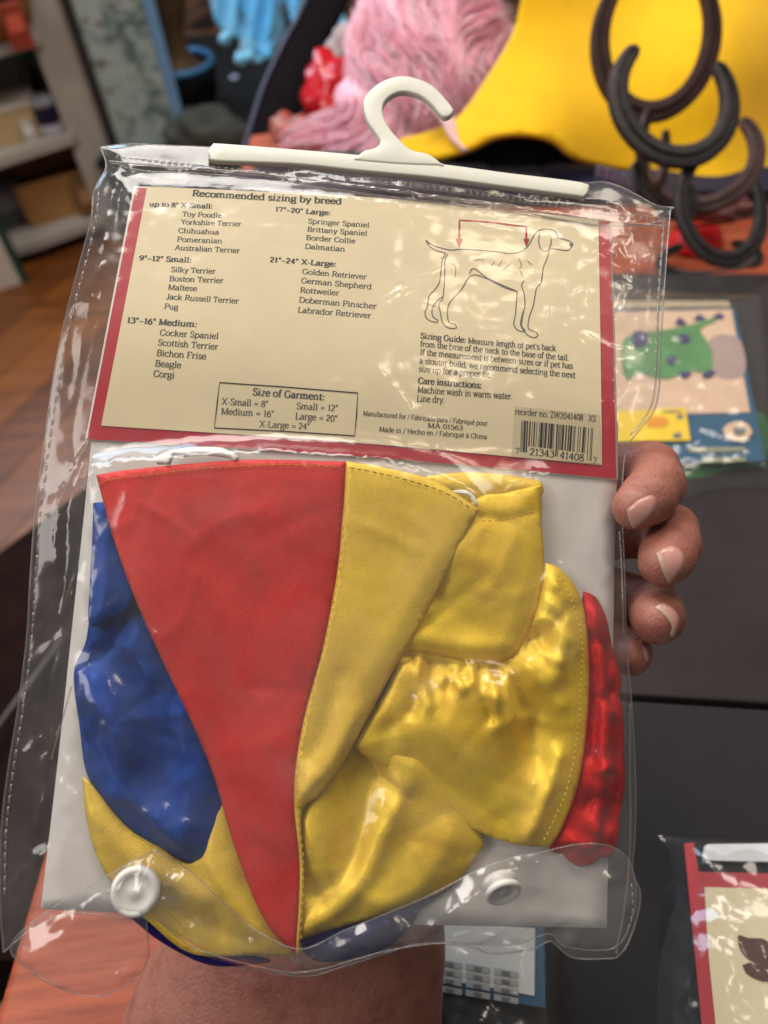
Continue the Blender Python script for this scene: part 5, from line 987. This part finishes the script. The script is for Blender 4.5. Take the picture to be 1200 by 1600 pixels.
# white cabinet side with a green stripe in front of the shelf
c = on_z(20, 432, -0.746); wc = thing('white_post', 'white painted post with a dark green stripe in front of the shelf', 'post', tuple(c))
MB().box(c + Z * 0.14 + e * 0.06, (0.16, 0.10, 0.28), AXS).build('post_body', plain('white_paint', (212, 206, 196), 0.6, 0.3, 0.06, 20), wc, smooth=False); MB().box(c + Z * 0.15 + e * -0.028 - mm * 0.030, (0.02, 0.045, 0.30), AXS).build('stripe', plain('green_paint', (26, 70, 56), 0.5), wc, smooth=False)
# floral screen
fx = np.array([0.985, 0.17, 0]); fy = np.array([-0.17, 0.985, 0]); FXS = (fx, fy, Z)
def floral():
    t = NT('floral_cloth'); b = t.n('ShaderNodeBsdfPrincipled'); vec = t.coord(); n1 = t.noise(vec, 14, 4, 0.6, 0.8); n2 = t.noise(vec, 30, 3, 0.6, 0.4)
    c1 = t.ramp(n1, [(0.38, lin((96, 118, 112))), (0.52, lin((166, 182, 178))), (0.7, lin((186, 196, 192)))]); c2 = t.ramp(n2, [(0.60, (0, 0, 0)), (0.68, (1, 1, 1))])
    mx = t.n('ShaderNodeMix'); mx.data_type = 'RGBA'; t.l(c2, mx.inputs[0]); t.l(c1, mx.inputs[6]); mx.inputs[7].default_value = lin((116, 96, 100)); t.l(mx.outputs[2], b.inputs['Base Color']); b.inputs['Roughness'].default_value = 0.8
    t.l(b.outputs[0], t.out.inputs[0]); return t.m
fs = thing('floral_screen', 'pale green floral fabric screen with a blue edge beside the shelf', 'screen', tuple(B + fx * 0.1))
MB().box(B + fx * 0.105 + Z * 0.55, (0.165, 0.05, 1.10), FXS).build('fabric_panel', floral(), fs, smooth=False); MB().box(B + fx * 0.203 + Z * 0.55, (0.028, 0.056, 1.10), FXS).build('edge_trim', plain('blue_trim', (120, 164, 206), 0.5, 0.4, 0.05), fs, smooth=False); MB().box(B + fx * 0.012 + Z * 0.55 - fy * 0.01, (0.018, 0.056, 1.10), FXS).build('dark_frame', plain('dark_frame', (44, 40, 40), 0.5), fs, smooth=False)
# low trunk with clutter
tr0 = on_z(330, 236, -0.52); tk = thing('low_trunk', 'low dark trunk under the pot and pedestal vase', 'trunk', (tr0[0], tr0[1], -0.746)); MB().box((tr0[0] + 0.05, tr0[1] + 0.45, -0.6395), (0.72, 0.9, 0.213)).build('trunk_body', plain('dark_trunk', (18, 18, 20), 0.6, 0.3, 0.3, 20), tk, smooth=False); MB().box((tr0[0] + 0.05, tr0[1] + 0.45, -0.526), (0.74, 0.92, 0.012)).build('lid', plain('trunk_lid', (22, 22, 24), 0.6, 0.3, 0.4, 12), tk, smooth=False)
TZ = -0.52
c = on_z(298, 172, TZ); pt = thing('black_pot', 'black round pot with a blue rim on the low trunk', 'pot', tuple(c)); MB().lathe(c, [(0, 0), (0.07, 0), (0.095, 0.05), (0.10, 0.11), (0.092, 0.13)], 30).build('pot_body', plain('black_glaze', (10, 11, 14), 0.3), pt); m = MB(); m.tube([c + Z * 0.13 + 0.094 * np.array([math.cos(a), math.sin(a), 0]) for a in np.linspace(0, 6.283, 30)], 0.009, 8, cap=False); m.build('rim', plain('blue_rim', (80, 150, 210), 0.3), pt)
vs = thing('pedestal_vase', 'brown turned wooden pedestal vase standing in the black pot', 'vase', tuple(c + Z * 0.10)); MB().lathe(c + Z * 0.10, [(0, 0), (0.072, 0), (0.074, 0.02), (0.05, 0.03), (0.036, 0.06), (0.034, 0.10), (0.05, 0.15), (0.075, 0.22), (0.085, 0.30), (0.06, 0.40)], 30).build('vase_body', plain('brown_wood', (112, 86, 58), 0.5, 0.3, 0.2, 30), vs)
c = on_z(372, 160, TZ); lump('white_slipper', 366, 140, np.linalg.norm(c - CAM) * 0.93, 24, 22, 20, plain('white_plush', (190, 196, 214), 0.8, 0.2, 0.1, 60), 'pale plush slipper beside the black pot', 'slipper', 121, 0.15)
lump('grey_rucksack', 330, 208, 1.95, 66, 34, 40, plain('grey_canvas', (74, 74, 68), 0.8, 0.2, 0.35, 20, 0.4, 60), 'grey green canvas bag lying in front of the low trunk', 'bag', 124, 0.2)
# blue tulle
tl = thing('blue_tulle', 'bright light blue tulle costume fanned out in the window light', 'costume', tuple(at(400, 90, 2.0)))
tm = plain('blue_tulle', (96, 190, 248), 0.6, 0.3, 0.12, 18, 0.2, 60, sheen=0.5); tm2 = plain('pale_blue_tulle', (128, 208, 252), 0.6, 0.3, 0.12, 18, 0.2, 60, sheen=0.5)
for k, (pp, d_) in enumerate([([(322, -30), (372, -30), (388, 30), (392, 70), (375, 62), (345, 45), (330, 10)], 2.05), ([(368, -30), (420, -30), (424, 20), (414, 70), (396, 74), (384, 30)], 2.0), ([(416, -30), (446, -30), (446, 30), (438, 66), (420, 60), (414, 20)], 2.03), ([(440, -30), (490, -30), (478, 4), (458, 34), (452, 20)], 1.97), ([(378, 60), (400, 66), (412, 90), (396, 98), (376, 84)], 1.95), ([(400, 72), (436, 62), (430, 84), (418, 92)], 1.94)]):
    sheet('tulle_layer', pp, (lambda V, d_=d_: d_ + 0.02 * np.sin(V[:, 0] / 5.0 + V[:, 1] * 0.03)), tm if k % 2 else tm2, tl, 0.004, 7, 8)
for k, (x, y) in enumerate([(388, 88), (376, 92), (352, 60), (530, 30), (520, 42), (538, 42)]): lump('tulle_flower', x, y, 1.6, 9, 9, 9, tm2, None, None, 130 + k, 0.3, n=14, parent=tl)
# black bench beside the table
bn = thing('black_bench', 'black padded bench with a metal rail beside the table', 'bench', (-0.6, 0.7, -0.746))
P = zpoly([(134, 762), (0, 862), (-160, 985), (-200, 1500), (160, 1500), (140, 1000)], -0.30); v, f = slab([tuple(p) for p in P[::-1]], -0.62, -0.30); ob = obj('cushion', v, f, plain('black_leather', (30, 15, 11), 0.9, 0.1, 0.3, 20, 0.3, 120), bn, smooth=False)
for p in P[[0, 2, 3, 4]]: MB().box((p[0] * 0.97 - 0.02, p[1], -0.683), (0.03, 0.03, 0.125)).build('leg', plain('black_metal', (20, 20, 20), 0.4), bn, smooth=False)
m = MB(); m.tube([on_z(96, 1000, -0.28), on_z(-40, 1186, -0.28)], 0.003, 8); m.build('rail', plain('grey_metal', (92, 86, 82), 0.5), bn)
